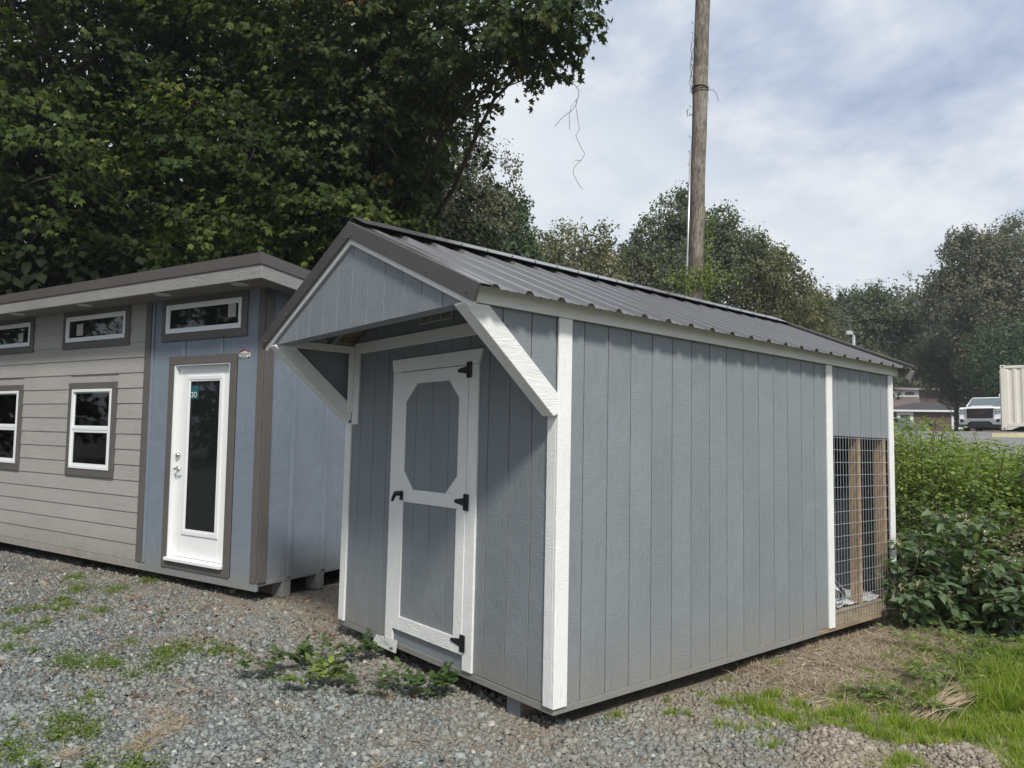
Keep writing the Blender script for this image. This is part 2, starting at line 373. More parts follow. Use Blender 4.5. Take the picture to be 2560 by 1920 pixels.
def B(name, mat, parent, x0, x1, y0, y1, z0, z1, bevel=0, **kw):
    return MB().box(x0, x1, y0, y1, z0, z1).build(name, mat, parent, bevel, **kw)
def thing(name, label, cat, loc=(0, 0, 0), rot=(0, 0, 0), group=None):
    o = bpy.data.objects.new(name, None); COL.objects.link(o)
    o.location = loc; o.rotation_euler = rot; o['label'] = label; o['category'] = cat
    o.empty_display_size = 0.2
    if group: o['group'] = group
    return o
def tag(o, label=None, cat=None, group=None, kind=None):
    for k, v in (('label', label), ('category', cat), ('group', group), ('kind', kind)):
        if v: o[k] = v
    return o
def soup(name, mat, V, F, rnd=None, parent=None, smooth=False):
    """V (n,3) float, F (m,3) int -> one mesh"""
    me = bpy.data.meshes.new(name)
    me.vertices.add(len(V)); me.vertices.foreach_set('co', np.ascontiguousarray(V, dtype=np.float32).ravel())
    me.loops.add(F.size); me.loops.foreach_set('vertex_index', np.ascontiguousarray(F, dtype=np.int32).ravel())
    me.polygons.add(len(F)); me.polygons.foreach_set('loop_start', np.arange(0, F.size, F.shape[1], dtype=np.int32))
    if rnd is not None:
        a = me.attributes.new('rnd', 'FLOAT', 'POINT'); a.data.foreach_set('value', np.ascontiguousarray(rnd, dtype=np.float32))
    me.update(calc_edges=True)
    if smooth: me.shade_smooth()
    me.materials.append(MATS[mat])
    o = bpy.data.objects.new(name, me); COL.objects.link(o)
    if parent is not None: o.parent = parent
    return o
def scatter(tv, tf, P, A, U, S, rnd):
    """template verts tv (k,3: x across, y along, z normal), faces tf; P pos, A along dir, U up-ish normal, S size (n,) or (n,3)"""
    n = len(P); k = len(tv)
    A = A / (np.linalg.norm(A, axis=1, keepdims=True) + 1e-9)
    X = np.cross(A, U); X /= (np.linalg.norm(X, axis=1, keepdims=True) + 1e-9)
    Z = np.cross(X, A)
    S = np.asarray(S, float)
    if S.ndim == 1: S = np.repeat(S[:, None], 3, 1)
    T = tv[None, :, :] * S[:, None, :]
    V = P[:, None, :] + T[:, :, 0:1] * X[:, None, :] + T[:, :, 1:2] * A[:, None, :] + T[:, :, 2:3] * Z[:, None, :]
    F = tf[None, :, :] + (np.arange(n) * k)[:, None, None]
    return V.reshape(-1, 3), F.reshape(-1, tf.shape[1]), np.repeat(rnd, k)
# leaf outlines
_o = [(0, 0), (.46, .10), (.25, .29), (.47, .60), (.17, .56), (0, 1), (-.17, .56), (-.47, .60), (-.25, .29), (-.46, .10)]
LOBED_V = np.array([(x, y, -0.45 * x * x * 2 - 0.25 * y * y) for x, y in _o]); LOBED_F = np.array([(0, i, i + 1) for i in range(1, 9)])
MAPLE_V = np.array([(x, y, -0.9 * x * x - 0.25 * y * y) for x, y in [(0, 0), (.42, .14), (.47, .60), (.17, .56), (0, 1), (-.17, .56), (-.47, .60), (-.42, .14)]]); MAPLE_F = np.array([(0, i, i + 1) for i in range(1, 7)])
FOLD_V = np.array([(0, 0, 0), (.27, .45, -.05), (0, 1, -.16), (-.27, .45, -.05), (0, .5, .03)]); FOLD_F = np.array([(0, 1, 4), (1, 2, 4), (2, 3, 4), (3, 0, 4)])
OVAL_V = np.array([(0, 0, 0), (.22, .3, -.05), (.2, .68, -.10), (0, 1, -.2), (-.2, .68, -.10), (-.22, .3, -.05), (0, .5, .0)])
OVAL_F = np.array([(0, 1, 6), (1, 2, 6), (2, 3, 6), (3, 4, 6), (4, 5, 6), (5, 0, 6)])
LANCE_V = np.array([(0, 0, 0), (.17, .35, .04), (0, .4, -.03), (-.17, .35, .04), (.11, .72, -.04), (-.11, .72, -.04), (0, 1, -.16)])
LANCE_F = np.array([(0, 1, 2), (0, 2, 3), (2, 1, 4), (3, 2, 5), (2, 4, 6), (5, 2, 6)])
QUAD_V = np.array([(0, 0, 0), (.4, .45, -.06), (0, 1, -.12), (-.4, .45, -.06)]); QUAD_F = np.array([(0, 1, 2), (0, 2, 3)])
BLADE_V = np.array([(-.5, 0, 0), (.5, 0, 0), (.35, .5, .05), (-.35, .5, .05), (0, 1, .22)]); BLADE_F = np.array([(0, 1, 2), (0, 2, 3), (3, 2, 4)])
def unit(n):
    v = RNG.normal(size=(n, 3)); return v / np.linalg.norm(v, axis=1, keepdims=True)
# ------------------------------------------------------------------ terrain
G0 = -0.142
_hs = np.array([-60, 8.3, 10, 12, 15, 18, 24, 32, 35.5, 48, 72, 95, 130, 400.]); _hz = np.array([G0, G0, 0.05, .35, .85, 1.36, 1.85, 2.22, 2.33, 2.65, 2.92, 3.3, 4.5, 9.])
MOUNDS = [(1.03, 1.10, .27, .19, .085), (1.10, .86, .22, .16, .05), (1.50, 1.43, .22, .16, .075)]
def ground_z(x, y):
    s = -0.298 * (np.asarray(x, float) - 2.94) + 0.955 * (np.asarray(y, float) + 2.8)
    z = np.interp(s, _hs, _hz)
    z = z + 0.012 * np.sin(x * 1.9 + 1.3 * np.sin(y * 1.1)) * np.cos(y * 1.7 + .5) + 0.006 * np.sin(x * 5.1 + y * 3.3)
    for mx, my, r1, r2, h in MOUNDS:
        z = z + h * np.exp(-((x - mx) ** 2 / (2 * r1 * r1 * .35) + (y - my) ** 2 / (2 * r2 * r2 * .35)))
    return z
def gz(x, y): return float(ground_z(x, y))

# zones of the ground in world coordinates
STRAW = [(.01, 2.04, .35), (-.05, 3.0, .5), (.33, 3.9, .5), (.75, 2.8, .55), (.45, 2.0, .4), (.35, 2.9, .6), (.65, 2.2, .4), (.2, 3.5, .5)]
STRAW_SMALL = [(-1.53, -1.56, .13), (-1.27, -1.61, .14), (-1.14, -1.75, .14), (-1.26, -2.04, .1), (-1.36, -1.5, .12), (-.38, -.6, .05), (-.30, -.44, .06), (-.24, -.92, .07), (-6.3, -.2, .5), (-3.2, .7, .5)]
GRASS = [(.34, 1.38, .14), (.44, 1.34, .14), (.52, 1.29, .15), (.66, 1.27, .14), (.76, 1.51, .15), (.8, 1.67, .15), (.25, 1.22, .08), (.36, 1.58, .10), (.55, 1.55, .09), (.16, .80, .05), (.62, 1.05, .07), (.56, .94, .07), (.44, .87, .05), (.79, .81, .06), (.81, 1.1, .08), (.88, 1.35, .1),
         (1.1, 1.48, .12), (1.18, 1.78, .2), (1.36, 1.83, .2), (1.47, 2.08, .25), (1.68, 1.75, .2), (1.32, 1.2, .09), (1.78, 1.5, .14), (1.34, .98, .09), (1.0, 1.45, .12), (.9, 1.6, .12), (1.05, 1.75, .16), (1.3, 1.55, .14), (1.75, 1.62, .16), (1.30, 1.1, .08), (1.9, 2.0, .35), (2.1, 2.6, .5), (1.6, 2.3, .3)]
TALL = [(1.3, 2.56, .22), (1.35, 2.99, .26), (1.5, 3.35, .35), (1.55, 2.65, .26), (1.15, 3.12, .18), (1.2, 3.86, .3), (1.9, 3.3, .5), (1.9, 4.2, .6), (2.4, 3.8, .6)]
def blobs(x, y, L, soft=1.0):
    r = np.zeros_like(np.asarray(x, float))
    for bx, by, br in L: r = np.maximum(r, np.exp(-(((x - bx) ** 2 + (y - by) ** 2) / (br * br)) * 1.2 * soft))
    return r
def grid(name, xs, ys, dz, mat):
    X, Y = np.meshgrid(xs, ys); Z = ground_z(X, Y) + dz
    V = np.stack([X.ravel(), Y.ravel(), Z.ravel()], 1); nx = len(xs)
    i = (np.arange(len(ys) - 1)[:, None] * nx + np.arange(nx - 1)[None, :]).ravel()
    F = np.stack([i, i + 1, i + 1 + nx, i + nx], 1)
    return soup(name, mat, V, F, None, None, True)
m, nt, b, out = new_mat('ground')
g = nt.nodes.new('ShaderNodeNewGeometry'); P_ = g.outputs['Position']
vo = nt.nodes.new('ShaderNodeTexVoronoi'); vo.inputs['Scale'].default_value = 62; nt.links.new(P_, vo.inputs['Vector'])
vo2 = nt.nodes.new('ShaderNodeTexVoronoi'); vo2.inputs['Scale'].default_value = 140; nt.links.new(P_, vo2.inputs['Vector'])
sc_ = nt.nodes.new('ShaderNodeSeparateColor'); nt.links.new(vo.outputs['Color'], sc_.inputs[0])
stone = ramp(nt, sc_.outputs[0], [(0.0, (0.075, 0.08, 0.085)), (0.5, (0.16, 0.17, 0.17)), (0.9, (0.27, 0.28, 0.27)), (1.0, (0.42, 0.40, 0.36))])
crack = ramp(nt, vo.outputs['Distance'], [(0.0, 1.0), (0.55, 0.75), (0.9, 0.35)])
stone = mixc(nt, 1.0, stone, crack, 'MULTIPLY')
dirt = ramp(nt, noise(nt, P_, 26, 5, 0.7), [(0.3, (0.15, 0.125, 0.095)), (0.55, (0.25, 0.215, 0.17)), (0.75, (0.36, 0.32, 0.26))])
dn = noise(nt, P_, 1.1, 5, 0.65)
sp_ = nt.nodes.new('ShaderNodeSeparateXYZ'); nt.links.new(P_, sp_.inputs[0])
# more soil towards the back left under the trees and along the right side
lft = math_n(nt, 'MULTIPLY', math_n(nt, 'ADD', math_n(nt, 'ADD', sp_.outputs[1], 1.2), math_n(nt, 'MULTIPLY', sp_.outputs[0], -0.10)), 0.16)
rgt = math_n(nt, 'MULTIPLY', math_n(nt, 'SUBTRACT', math_n(nt, 'ADD', sp_.outputs[0], math_n(nt, 'MULTIPLY', sp_.outputs[1], 0.45)), 1.0), 0.5)
far = math_n(nt, 'MAXIMUM', lft, rgt)
df = ramp(nt, math_n(nt, 'ADD', dn, far), [(0.52, 0.0), (0.68, 1.0)])
col = mixc(nt, df, stone, dirt)
gn = ramp(nt, math_n(nt, 'ADD', noise(nt, P_, 3.0, 4, 0.6), math_n(nt, 'MULTIPLY', math_n(nt, 'SUBTRACT', rgt, 0.5), 0.3)), [(0.55, 0.0), (0.7, 1.0)])
col = mixc(nt, math_n(nt, 'MULTIPLY', gn, 0.6), col, (0.07, 0.09, 0.035))
setc(nt, b, 'Base Color', col); b.inputs['Roughness'].default_value = 0.9; b.inputs['Specular IOR Level'].default_value = 0.2
hh = math_n(nt, 'SUBTRACT', 1.0, vo.outputs['Distance'])
hh = math_n(nt, 'ADD', hh, math_n(nt, 'MULTIPLY', vo2.outputs['Distance'], -0.4))
bump(nt, b, math_n(nt, 'ADD', hh, math_n(nt, 'MULTIPLY', noise(nt, P_, 20, 4, 0.6), 0.6)), 0.9, 0.010)

xs = np.concatenate([np.array([-400, -250, -150, -90, -60, -40, -28, -20.]), np.arange(-14, 4.01, 0.09), np.array([5, 7, 10, 15, 25, 45, 90, 200, 400.])])
ys = np.concatenate([np.array([-300, -150, -70, -35, -18, -9, -5.]), np.arange(-3.4, 6.0, 0.08), np.arange(6.3, 20, .5), np.arange(21, 60, 2.), np.array([65, 72, 82, 95, 110, 140, 200, 300, 400.])])
gr_o = grid('ground', xs, ys, 0, 'ground'); tag(gr_o, kind='structure')

# paved lot and road beyond the bank
m, nt, b, out = new_mat('asphalt')
g = nt.nodes.new('ShaderNodeNewGeometry')
setc(nt, b, 'Base Color', ramp(nt, noise(nt, g.outputs['Position'], 1.2, 6, 0.7), [(0.3, (0.13, 0.13, 0.13)), (0.7, (0.24, 0.235, 0.225))])); b.inputs['Roughness'].default_value = 0.9
bump(nt, b, noise(nt, g.outputs['Position'], 90, 3), 0.4, 0.004)
def slab(name, mat, corners, nx, ny, dz):
    a, b_, c, d = [np.array(p, float) for p in corners]
    V = []
    for j in range(ny + 1):
        for i in range(nx + 1):
            u, v = i / nx, j / ny
            p = a * (1 - u) * (1 - v) + b_ * u * (1 - v) + c * u * v + d * (1 - u) * v
            V.append((p[0], p[1], gz(p[0], p[1]) + dz))
    F = [(j * (nx + 1) + i, j * (nx + 1) + i + 1, (j + 1) * (nx + 1) + i + 1, (j + 1) * (nx + 1) + i) for j in range(ny) for i in range(nx)]
    return soup(name, mat, np.array(V), np.array(F), None, None, True)
tag(slab('paved_lot', 'asphalt', [(-8, 14.0), (16, 14.5), (30, 84), (-40, 84)], 40, 60, 0.03), kind='structure')
# a pale concrete kerb with worn yellow paint along the drive
kerb = thing('kerb', 'low concrete kerb with worn yellow paint beside the paved lot', 'kerb', (-3.0, 19.0, gz(-3, 19)))
mb = MB(); mc = MB()
KP = [(-4.3, 21.3), (-3.9, 21.7), (-3.3, 22.2), (-2.4, 22.9), (-1.4, 23.6), (0.0, 24.6), (1.6, 25.8), (3.5, 27)]
for (xa, ya), (xb, yb) in zip(KP[:-1], KP[1:]):
    za, zb = gz(xa, ya), gz(xb, yb)
    for dst, d0, d1, h0, h1 in ((mc, -0.09, 0.15, -.05, .135), (mb, -0.094, 0.02, .02, .139)):
        pts = []
        for (x, y, z) in ((xa, ya, za), (xb, yb, zb)):
            pts += [(x - 3.0 + 3.0 + 3.0 - 3.0, y, 0)]
        vs = [(xa + 3, ya + d0 - 19, za + h0 - gz(-3, 19)), (xb + 3, yb + d0 - 19, zb + h0 - gz(-3, 19)), (xb + 3, yb + d1 - 19, zb + h0 - gz(-3, 19)), (xa + 3, ya + d1 - 19, za + h0 - gz(-3, 19)),
              (xa + 3, ya + d0 - 19, za + h1 - gz(-3, 19)), (xb + 3, yb + d0 - 19, zb + h1 - gz(-3, 19)), (xb + 3, yb + d1 - 19, zb + h1 - gz(-3, 19)), (xa + 3, ya + d1 - 19, za + h1 - gz(-3, 19))]
        dst.add(vs, [(0, 3, 2, 1), (4, 5, 6, 7), (0, 1, 5, 4), (1, 2, 6, 5), (2, 3, 7, 6), (3, 0, 4, 7)])
mc.build('concrete_strip', 'kerb_concrete', kerb); mb.build('yellow_paint', 'kerb_yellow', kerb)

# ------------------------------------------------------------------ the grey-blue shed (world frame = shed frame)
shed = thing('shed', 'blue-grey wooden shed with white trim, arched-brace porch overhang and dark metal gable roof', 'shed')
W, L, E0 = -2.504, 4.27, 2.13
SL = 0.44; RT = 2.795
def roofz(x, top=RT): return top - SL * abs(x + 1.25)
T = 0.016; GAP = 0.0065
def boards(par, name, mat, axis, edges, zlo, zhi, face, thick, flip=1):
    """vertical boards between edges; zhi may be a function of position (top cut)"""
    for a, c in zip(edges[:-1], edges[1:]):
        a_, c_ = a + GAP / 2, c - GAP / 2
        if c_ - a_ < .01: continue
        zf = zhi if callable(zhi) else (lambda t: zhi)
        pts = [(a_, zlo(a_) if callable(zlo) else zlo), (c_, zlo(c_) if callable(zlo) else zlo), (c_, zf(c_))]
        if callable(zhi) and a_ < -1.25 < c_ and axis == 'Y': pts.append((-1.25, zf(-1.25)))
        pts.append((a_, zf(a_)))
        MB().prism(pts, axis, face, face + thick).build(name, mat, par, 0.0009)
# right side wall, boards along y on plane x = -T
gy = [0.218 + .2032 * i * 1.0 for i in range(-1, 20)]
boards(shed, 'siding_board', 'shed_paint', 'X', [0.004] + [y for y in gy if 0.05 < y < 3.0] + [3.095], 0.004, 2.16, -T - .010, .010)
boards(shed, 'siding_board', 'shed_paint', 'X', [3.095] + [y for y in gy if 3.15 < y < 4.22] + [4.262], 1.546, 2.16, -T - .010, .010)
B('wall_sheathing', 'shed_paint', shed, -T - .024, -T - .0105, 0.024, 3.14, 0.0, 2.16)
B('wall_sheathing', 'shed_paint', shed, -T - .024, -T - .0105, 3.1405, 4.26, 1.55, 2.16)
# front wall boards on plane y = T
gx = [-0.236 - .2044 * k for k in range(0, 12)]
fe = sorted([-0.03] + gx + [-2.49])
boards(shed, 'siding_board', 'shed_paint', 'Y', [e for e in fe if e > -.9], 0.008, lambda x: roofz(x, RT - .07), T, .010)
boards(shed, 'siding_board', 'shed_paint', 'Y', [e for e in fe if e < -1.62], 0.008, lambda x: roofz(x, RT - .07), T, .010)
boards(shed, 'siding_board', 'shed_paint', 'Y', [e for e in fe if -1.68 < e < -.84], 1.93, lambda x: roofz(x, RT - .07), T, .010)
MB().prism([(-2.49, .008), (-.03, .008), (-.03, roofz(-.03, RT - .08)), (-1.25, RT - .08), (-2.49, roofz(-2.49, RT - .08))], 'Y', T + .0105, T + .024).build('wall_sheathing', 'shed_paint', shed)
# left, rear walls and floor
B('left_wall', 'kennel_shade', shed, W + T, W + T + .012, .042, 4.25, 0.0, 2.2)
MB().prism([(-2.47, .0), (-.045, .0), (-.045, roofz(-.03, RT - .08)), (-1.25, RT - .08), (-2.47, roofz(-2.47, RT - .08))], 'Y', 4.262, 4.275).build('rear_wall', 'kennel_shade', shed)
MB().prism([(-2.47, .11), (-.045, .11), (-.045, 2.19), (-1.25, 2.70), (-2.47, 2.19)], 'Y', 3.06, 3.075).build('partition', 'kennel_shade', shed)
B('kennel_floor', 'old_floor', shed, -2.47, -.05, 3.08, 4.26, .085, .108)
# rim skirt below the boards
B('skirt_board', 'shed_paint', shed, -2.496, -.0145, .0135, .036, -.037, .003, .002)
B('skirt_board', 'shed_paint', shed, -.034, -.0140, .0365, 2.90, -.037, .002, .002)
B('skirt_board', 'raw_board', shed, -.034, -.0140, 2.902, 4.29, -.037, -.0005, .002)
B('rim_board', 'raw_board', shed, -.058, -.024, 3.142, 4.26, .0, .112, .002)
for x0 in (-2.20, -.465):
    B('skid', 'skid_wood', shed, x0, x0 + .125, .072, 4.2, -.19, -.039, .006)
    B('skid_end', 'shed_paint_flat', shed, x0 + .003, x0 + .122, .064, .0715, -.18, -.041)
# corner and side trims
for nm, bx in (('corner_trim', (-.088, -.0165, 0, T, 0, 1.585)), ('corner_trim', (-.016, 0, 0, .104, 0, 2.132)),
               ('corner_trim', (W, -2.412, 0, T, 0, 1.56)), ('corner_trim', (W, W + T, .0165, .1, 0, 2.13)),
               ('batten_trim', (-.016, 0, 3.045, 3.138, -.004, 2.129)), ('corner_trim', (-.016, 0, 4.215, 4.308, .0, 2.129)),
               ('inner_trim', (-2.41, -2.395, -.046, -.0015, 1.64, 2.117)), ('inner_trim', (-2.4095, -2.318, 0, T, 1.548, 2.112)), ('inner_trim', (-.178, -.094, 0, T, 1.62, 2.112))):
    B(nm, 'white_trim_v', shed, *bx, bevel=.0025)
B('header_beam', 'white_trim_x', shed, -2.406, -.094, 0, T, 2.1135, 2.199, .0025)
B('side_plate', 'white_trim_y', shed, -2.41, -2.394, -.63, -.002, 2.118, 2.175, .002)
B('side_plate', 'white_trim_y', shed, -.106, -.09, -.63, -.002, 2.118, 2.175, .002)
# porch side panels above the braces
def zbr(y): return 1.56 - .868 * y + .08
for xs_ in (-T - .010, W + T):
    ed = [-.60, -.395, -.19, (-.006 if xs_ > -1 else .0155)]
    for a, c in zip([-.628] + ed[:-1], ed):
        a_, c_ = a + .0035, c - .0035
        lo0, lo1 = min(zbr(a_), 2.12), zbr(c_)
        if lo1 > 2.12: continue
        MB().prism([(a_, lo0), (c_, lo1), (c_, 2.16), (a_, 2.16)], 'X', xs_, xs_ + .010).build('porch_panel', 'shed_paint', shed, .002)
    MB().prism([(-.62, 2.13), (.0155, zbr(-.0)), (.0155, 2.16), (-.62, 2.16)], 'X', xs_ + (-.012 if xs_ > -1 else .0105), xs_ + (-.0005 if xs_ > -1 else .0225)).build('porch_panel_back', 'shed_paint', shed)
for x0, x1 in ((-.0895, .0035), (W - .003, -2.411)):
    MB().prism([(-.662, 2.118), (-.036, 1.575), (-.0015, 1.588), (-.0015, 1.700), (-.500, 2.128), (-.655, 2.128)], 'X', x0, x1).build('brace', 'white_trim_y', shed, .003)
# front gable of the overhang
yg = -.645
ge = sorted([-.01] + [-.217 - .2035 * k for k in range(11)] + [-2.49])
boards(shed, 'gable_board', 'shed_paint', 'Y', ge, 2.127, lambda x: max(2.130, 2.690 - .45 * abs(x + 1.25)), yg, .010)
B('gable_beam', 'shed_paint_flat', shed, -2.47, -.03, yg + .0105, yg + .10, 2.127, 2.205, .002)
MB().prism([(-2.44, 2.206), (-.06, 2.206), (-1.25, 2.69)], 'Y', yg + .0105, yg + .03).build('gable_backing', 'shed_paint', shed)
def rake(name, mat, ztop, zbot, y0, y1, x_out, bevel=0):
    # V-shaped board following both slopes; ends cut square to the slope
    n = SL / math.sqrt(1 + SL * SL)
    for sgn in (1, -1):
        f = lambda x, z: (-1.25 + sgn * x, z)
        h = ztop - zbot
        pts = [f(0, zbot), f(x_out - h * n * .92, zbot - SL * (x_out - h * n * .92)), f(x_out, ztop - SL * x_out), f(0, ztop)]
        if sgn < 0: pts = pts[::-1]
        MB().prism(pts, 'Y', y0, y1).build(name, mat, shed, bevel)
for ya, yb, yc, yd in ((-.684, -.6645, -.664, -.6455), (4.476, 4.462, 0, 0)):
    rake('rake_trim', 'metal_dark', 2.812 if ya < 0 else 2.842, 2.705, min(ya, yb), max(ya, yb), 1.395, .003)
    if ya < 0: rake('rake_fascia', 'white_trim_x', 2.716, 2.668, min(yc, yd), max(yc, yd), 1.335, .002)
rake('rake_board', 'cottage_fascia', 2.790, 2.690, 4.391, 4.4615, 1.385, .003)
rake('rake_lip', 'metal_dark', 2.841, 2.8205, 4.409, 4.4615, 1.39)
# roof flashing lip lying on the sheets at both gable ends
for y0, y1 in ((-.6638, -.585), (4.33, 4.408)):
    for sgn in (1, -1):
        f = lambda x, z: (-1.25 + sgn * x, z)
        pts = [f(0.0, 2.806), f(1.385, 2.806 - SL * 1.385), f(1.385, 2.812 - SL * 1.385), f(0, 2.812)]
        if sgn < 0: pts = pts[::-1]
        MB().prism(pts, 'Y', y0, y1).build('flashing', 'metal_roof', shed)
# metal roof: four sheets a side, three tall ribs each with low ribs between
def profile(y0, y1, r0, pitch=.2286):
    P = [(y0, 0.)]; k = math.ceil((y0 - r0 - .03) / pitch)
    ev = []
    while r0 + k * pitch < y1 - .02:
        c = r0 + k * pitch
        for dy, h in ((-.034, 0), (-.013, .022), (.013, .022), (.034, 0)): ev.append((c + dy, h))
        for q_ in (.0762, .1524):
            for dy, h in ((-.011, 0), (-.004, .0035), (.004, .0035), (.011, 0)): ev.append((c + q_ + dy, h))
        k += 1
    ev = [e for e in sorted(ev) if y0 + .001 < e[0] < y1 - .001]
    return P + ev + [(y1, 0.)]
ridge_y0, ridge_y1 = -.645, 4.405
R0 = -.567
seams = [-.645, R0 + .2286 * 4 - .05 + .02, R0 + .2286 * 8 - .03, R0 + .2286 * 12 - .03, R0 + .2286 * 16 - .03, R0 + .2286 * 20 - .03, 4.405]
for sgn in (1, -1):
    for a, c in zip(seams[:-1], seams[1:]):
        pr = profile(a, c, R0)
        mb = MB(); n = len(pr); vs = []
        for x in (0.03, 1.38):
            for (y, h) in pr: vs.append((-1.25 + sgn * x, y, RT - SL * x + h))
        for x in (0.03, 1.38):
            for (y, h) in pr: vs.append((-1.25 + sgn * x, y, RT - SL * x + h - .0012))
        fs = [(i, i + 1, n + i + 1, n + i) for i in range(n - 1)] + [(2 * n + i, 3 * n + i, 3 * n + i + 1, 2 * n + i + 1) for i in range(n - 1)]
        fs += [(n + i, n + i + 1, 3 * n + i + 1, 3 * n + i) for i in range(n - 1)]
        me_o = mb.add(vs, fs).build('roof_sheet', 'metal_roof', shed)
    # deck under the sheets
    f = lambda x, z: (-1.25 + sgn * x, z)
    pts = [f(0.0, RT - .022), f(1.255, RT - .022 - SL * 1.255), f(1.255, RT - .008 - SL * 1.255), f(0, RT - .008)]
    if sgn < 0: pts = pts[::-1]
    MB().prism(pts, 'Y', -.60, 4.38).build('roof_deck', 'raw_board', shed)
    # ridge cap: bent sheet standing on the ribs
    pts = [f(0.0, RT + .056), f(0.0, RT + .052), f(.158, RT + .046 - SL * .158), f(.160, RT + .050 - SL * .158)]
    if sgn > 0: pts = pts[::-1]
    MB().prism(pts, 'Y', -.655, 4.415).build('ridge_cap', 'metal_roof', shed)
for y in (-.42, -.21):
    for sgn in (1, -1):
        f = lambda x, z: (-1.25 + sgn * x, z)
        pts = [f(0.0, RT - .112), f(1.2, RT - .112 - SL * 1.2), f(1.2, RT - .024 - SL * 1.2), f(0, RT - .024)]
        if sgn < 0: pts = pts[::-1]
        MB().prism(pts, 'Y', y, y + .038).build('rafter', 'shed_paint', shed)
# screws with washers: ridge cap, eave and middle rows, rake trims
scr = MB()
def screw(x, y, z, n=(0, 0, 1)):
    p = Vector((x, y, z)); n = Vector(n).normalized()
    scr.tube([p, p + n * .002], .0075, 8); scr.tube([p + n * .002, p + n * .0075], .0045, 6)
nr = Vector((SL, 0, 1)).normalized()
k = 0
while R0 + .2286 * k < 4.38:
    y = R0 + .2286 * k
    screw(-1.25 + .128, y, RT + .052 - SL * .128, nr)
    for dx in (.45, .86, 1.27):
        screw(-1.25 + dx, y + .045, RT - SL * dx + .0005, nr)
    k += 1
for sgn in (1, -1):
    for dx in (.05, .48, .93, 1.3): screw(-1.25 + sgn * dx, -.6842, 2.812 - .075 - SL * dx, (0, -1, 0))
scr.build('screws', 'metal_dark', shed, kind='stuff')
# eave fascia
B('fascia', 'white_trim_y', shed, .001, .020, -.643, 4.389, 2.131, 2.225, .0025)
B('fascia', 'white_trim_y', shed, W - .022, W - .001, -.643, 4.389, 2.131, 2.225, .0025)
# vent with three louvred windows above the header beam
v = B('gable_vent', 'vent_plastic', shed, -1.452, -1.050, .004, T - .0005, 2.252, 2.311, .002)
for i in range(3):
    x0 = -1.437 + i * .130
    B('louvre_opening', 'dark_inside', v, x0, x0 + .112, .0025, .0035, 2.262, 2.301)
    mb = MB()
    for j in range(4): mb.box(x0, x0 + .112, .0005, .0024, 2.266 + j * .009, 2.2695 + j * .009)
    mb.build('louvre', 'vent_plastic', v)
# door frame
B('door_casing', 'white_trim_v', shed, -1.775, -1.674, 0, T, .010, 1.923, .002)
B('door_casing', 'white_trim_v', shed, -.834, -.736, 0, T, .008, 1.923, .002)
MB().prism([(-1.775, 1.925), (-.736, 1.925), (-.700, 2.019), (-1.797, 2.019)], 'Y', -.002, T).build('door_header', 'white_trim_x', shed, .002)
B('threshold_board', 'shed_paint_flat', shed, -1.673, -.835, T + .001, T + .010, -.0, .13)
# batten door: blue boards behind a white frame with cut corners
door = MB().box(-1.668, -.838, .0105, .0152, .102, 1.919).build('door', 'shed_paint', shed)
for a, c in zip([-1.664, -1.455, -1.2535, -1.052], [-1.459, -1.2575, -1.056, -.842]):
    B('door_board', 'shed_paint', door, a, c, .006, .0103, .105, 1.916, .002)
def rail(n, m_, *bx): B(n, m_, door, bx[0], bx[1], -.0045, .0058, bx[2], bx[3], .002)
rail('stile', 'white_trim_v', -1.6695, -1.582, .0985, 1.9195); rail('stile', 'white_trim_v', -.933, -.8375, .0985, 1.9195)
rail('top_rail', 'white_trim_x', -1.5815, -.9335, 1.831, 1.9195); rail('middle_rail', 'white_trim_x', -1.5815, -.9335, .993, 1.084); rail('bottom_rail', 'white_trim_x', -1.5815, -.9335, .0985, .195)
for pts in ([(-1.5815, 1.706), (-1.444, 1.8305), (-1.5815, 1.8305)], [(-1.052, 1.8305), (-.9335, 1.711), (-.9335, 1.8305)], [(-1.5815, 1.0845), (-1.460, 1.0845), (-1.5815, 1.208)], [(-1.061, 1.0845), (-.9335, 1.0845), (-.9335, 1.204)]):
    MB().prism(pts, 'Y', -.0035, .0057).build('corner_gusset', 'white_trim_v', door, .0015)
for zc_ in (1.889, 1.044, .172):
    h = MB().box(-.846, -.799, -.0095, -.0048, zc_ - .052, zc_ + .052)
    h.tube([(-.843, -.010, zc_ - .05), (-.843, -.010, zc_ + .05)], .0055, 8)
    h.prism([(-.846, zc_ - .026), (-.846, zc_ + .026), (-.945, zc_ + .011), (-.955, zc_), (-.945, zc_ - .011)][::-1], 'Y', -.0085, -.0047)
    for dz in (-.038, 0, .038): h.tube([(-.812, -.0095, zc_ + dz), (-.812, -.012, zc_ + dz)], .004, 6)
    h.build('hinge', 'black_iron', door, .001)
hd = MB().prism([(-1.619, 1.003), (-1.577, 1.003), (-1.577, 1.070), (-1.619, 1.070)], 'Y', -.012, -.0047).build('handle_plate', 'black_iron', door, .004)
MB().tube([(-1.596, -.012, 1.050), (-1.592, -.055, 1.052)], .017, 10).tube([(-1.580, -.052, 1.058), (-1.592, -.060, 1.050), (-1.606, -.066, 1.028), (-1.622, -.068, .998)], [.016, .017, .013, .009], 8).build('lever', 'black_iron', door, 0, True)
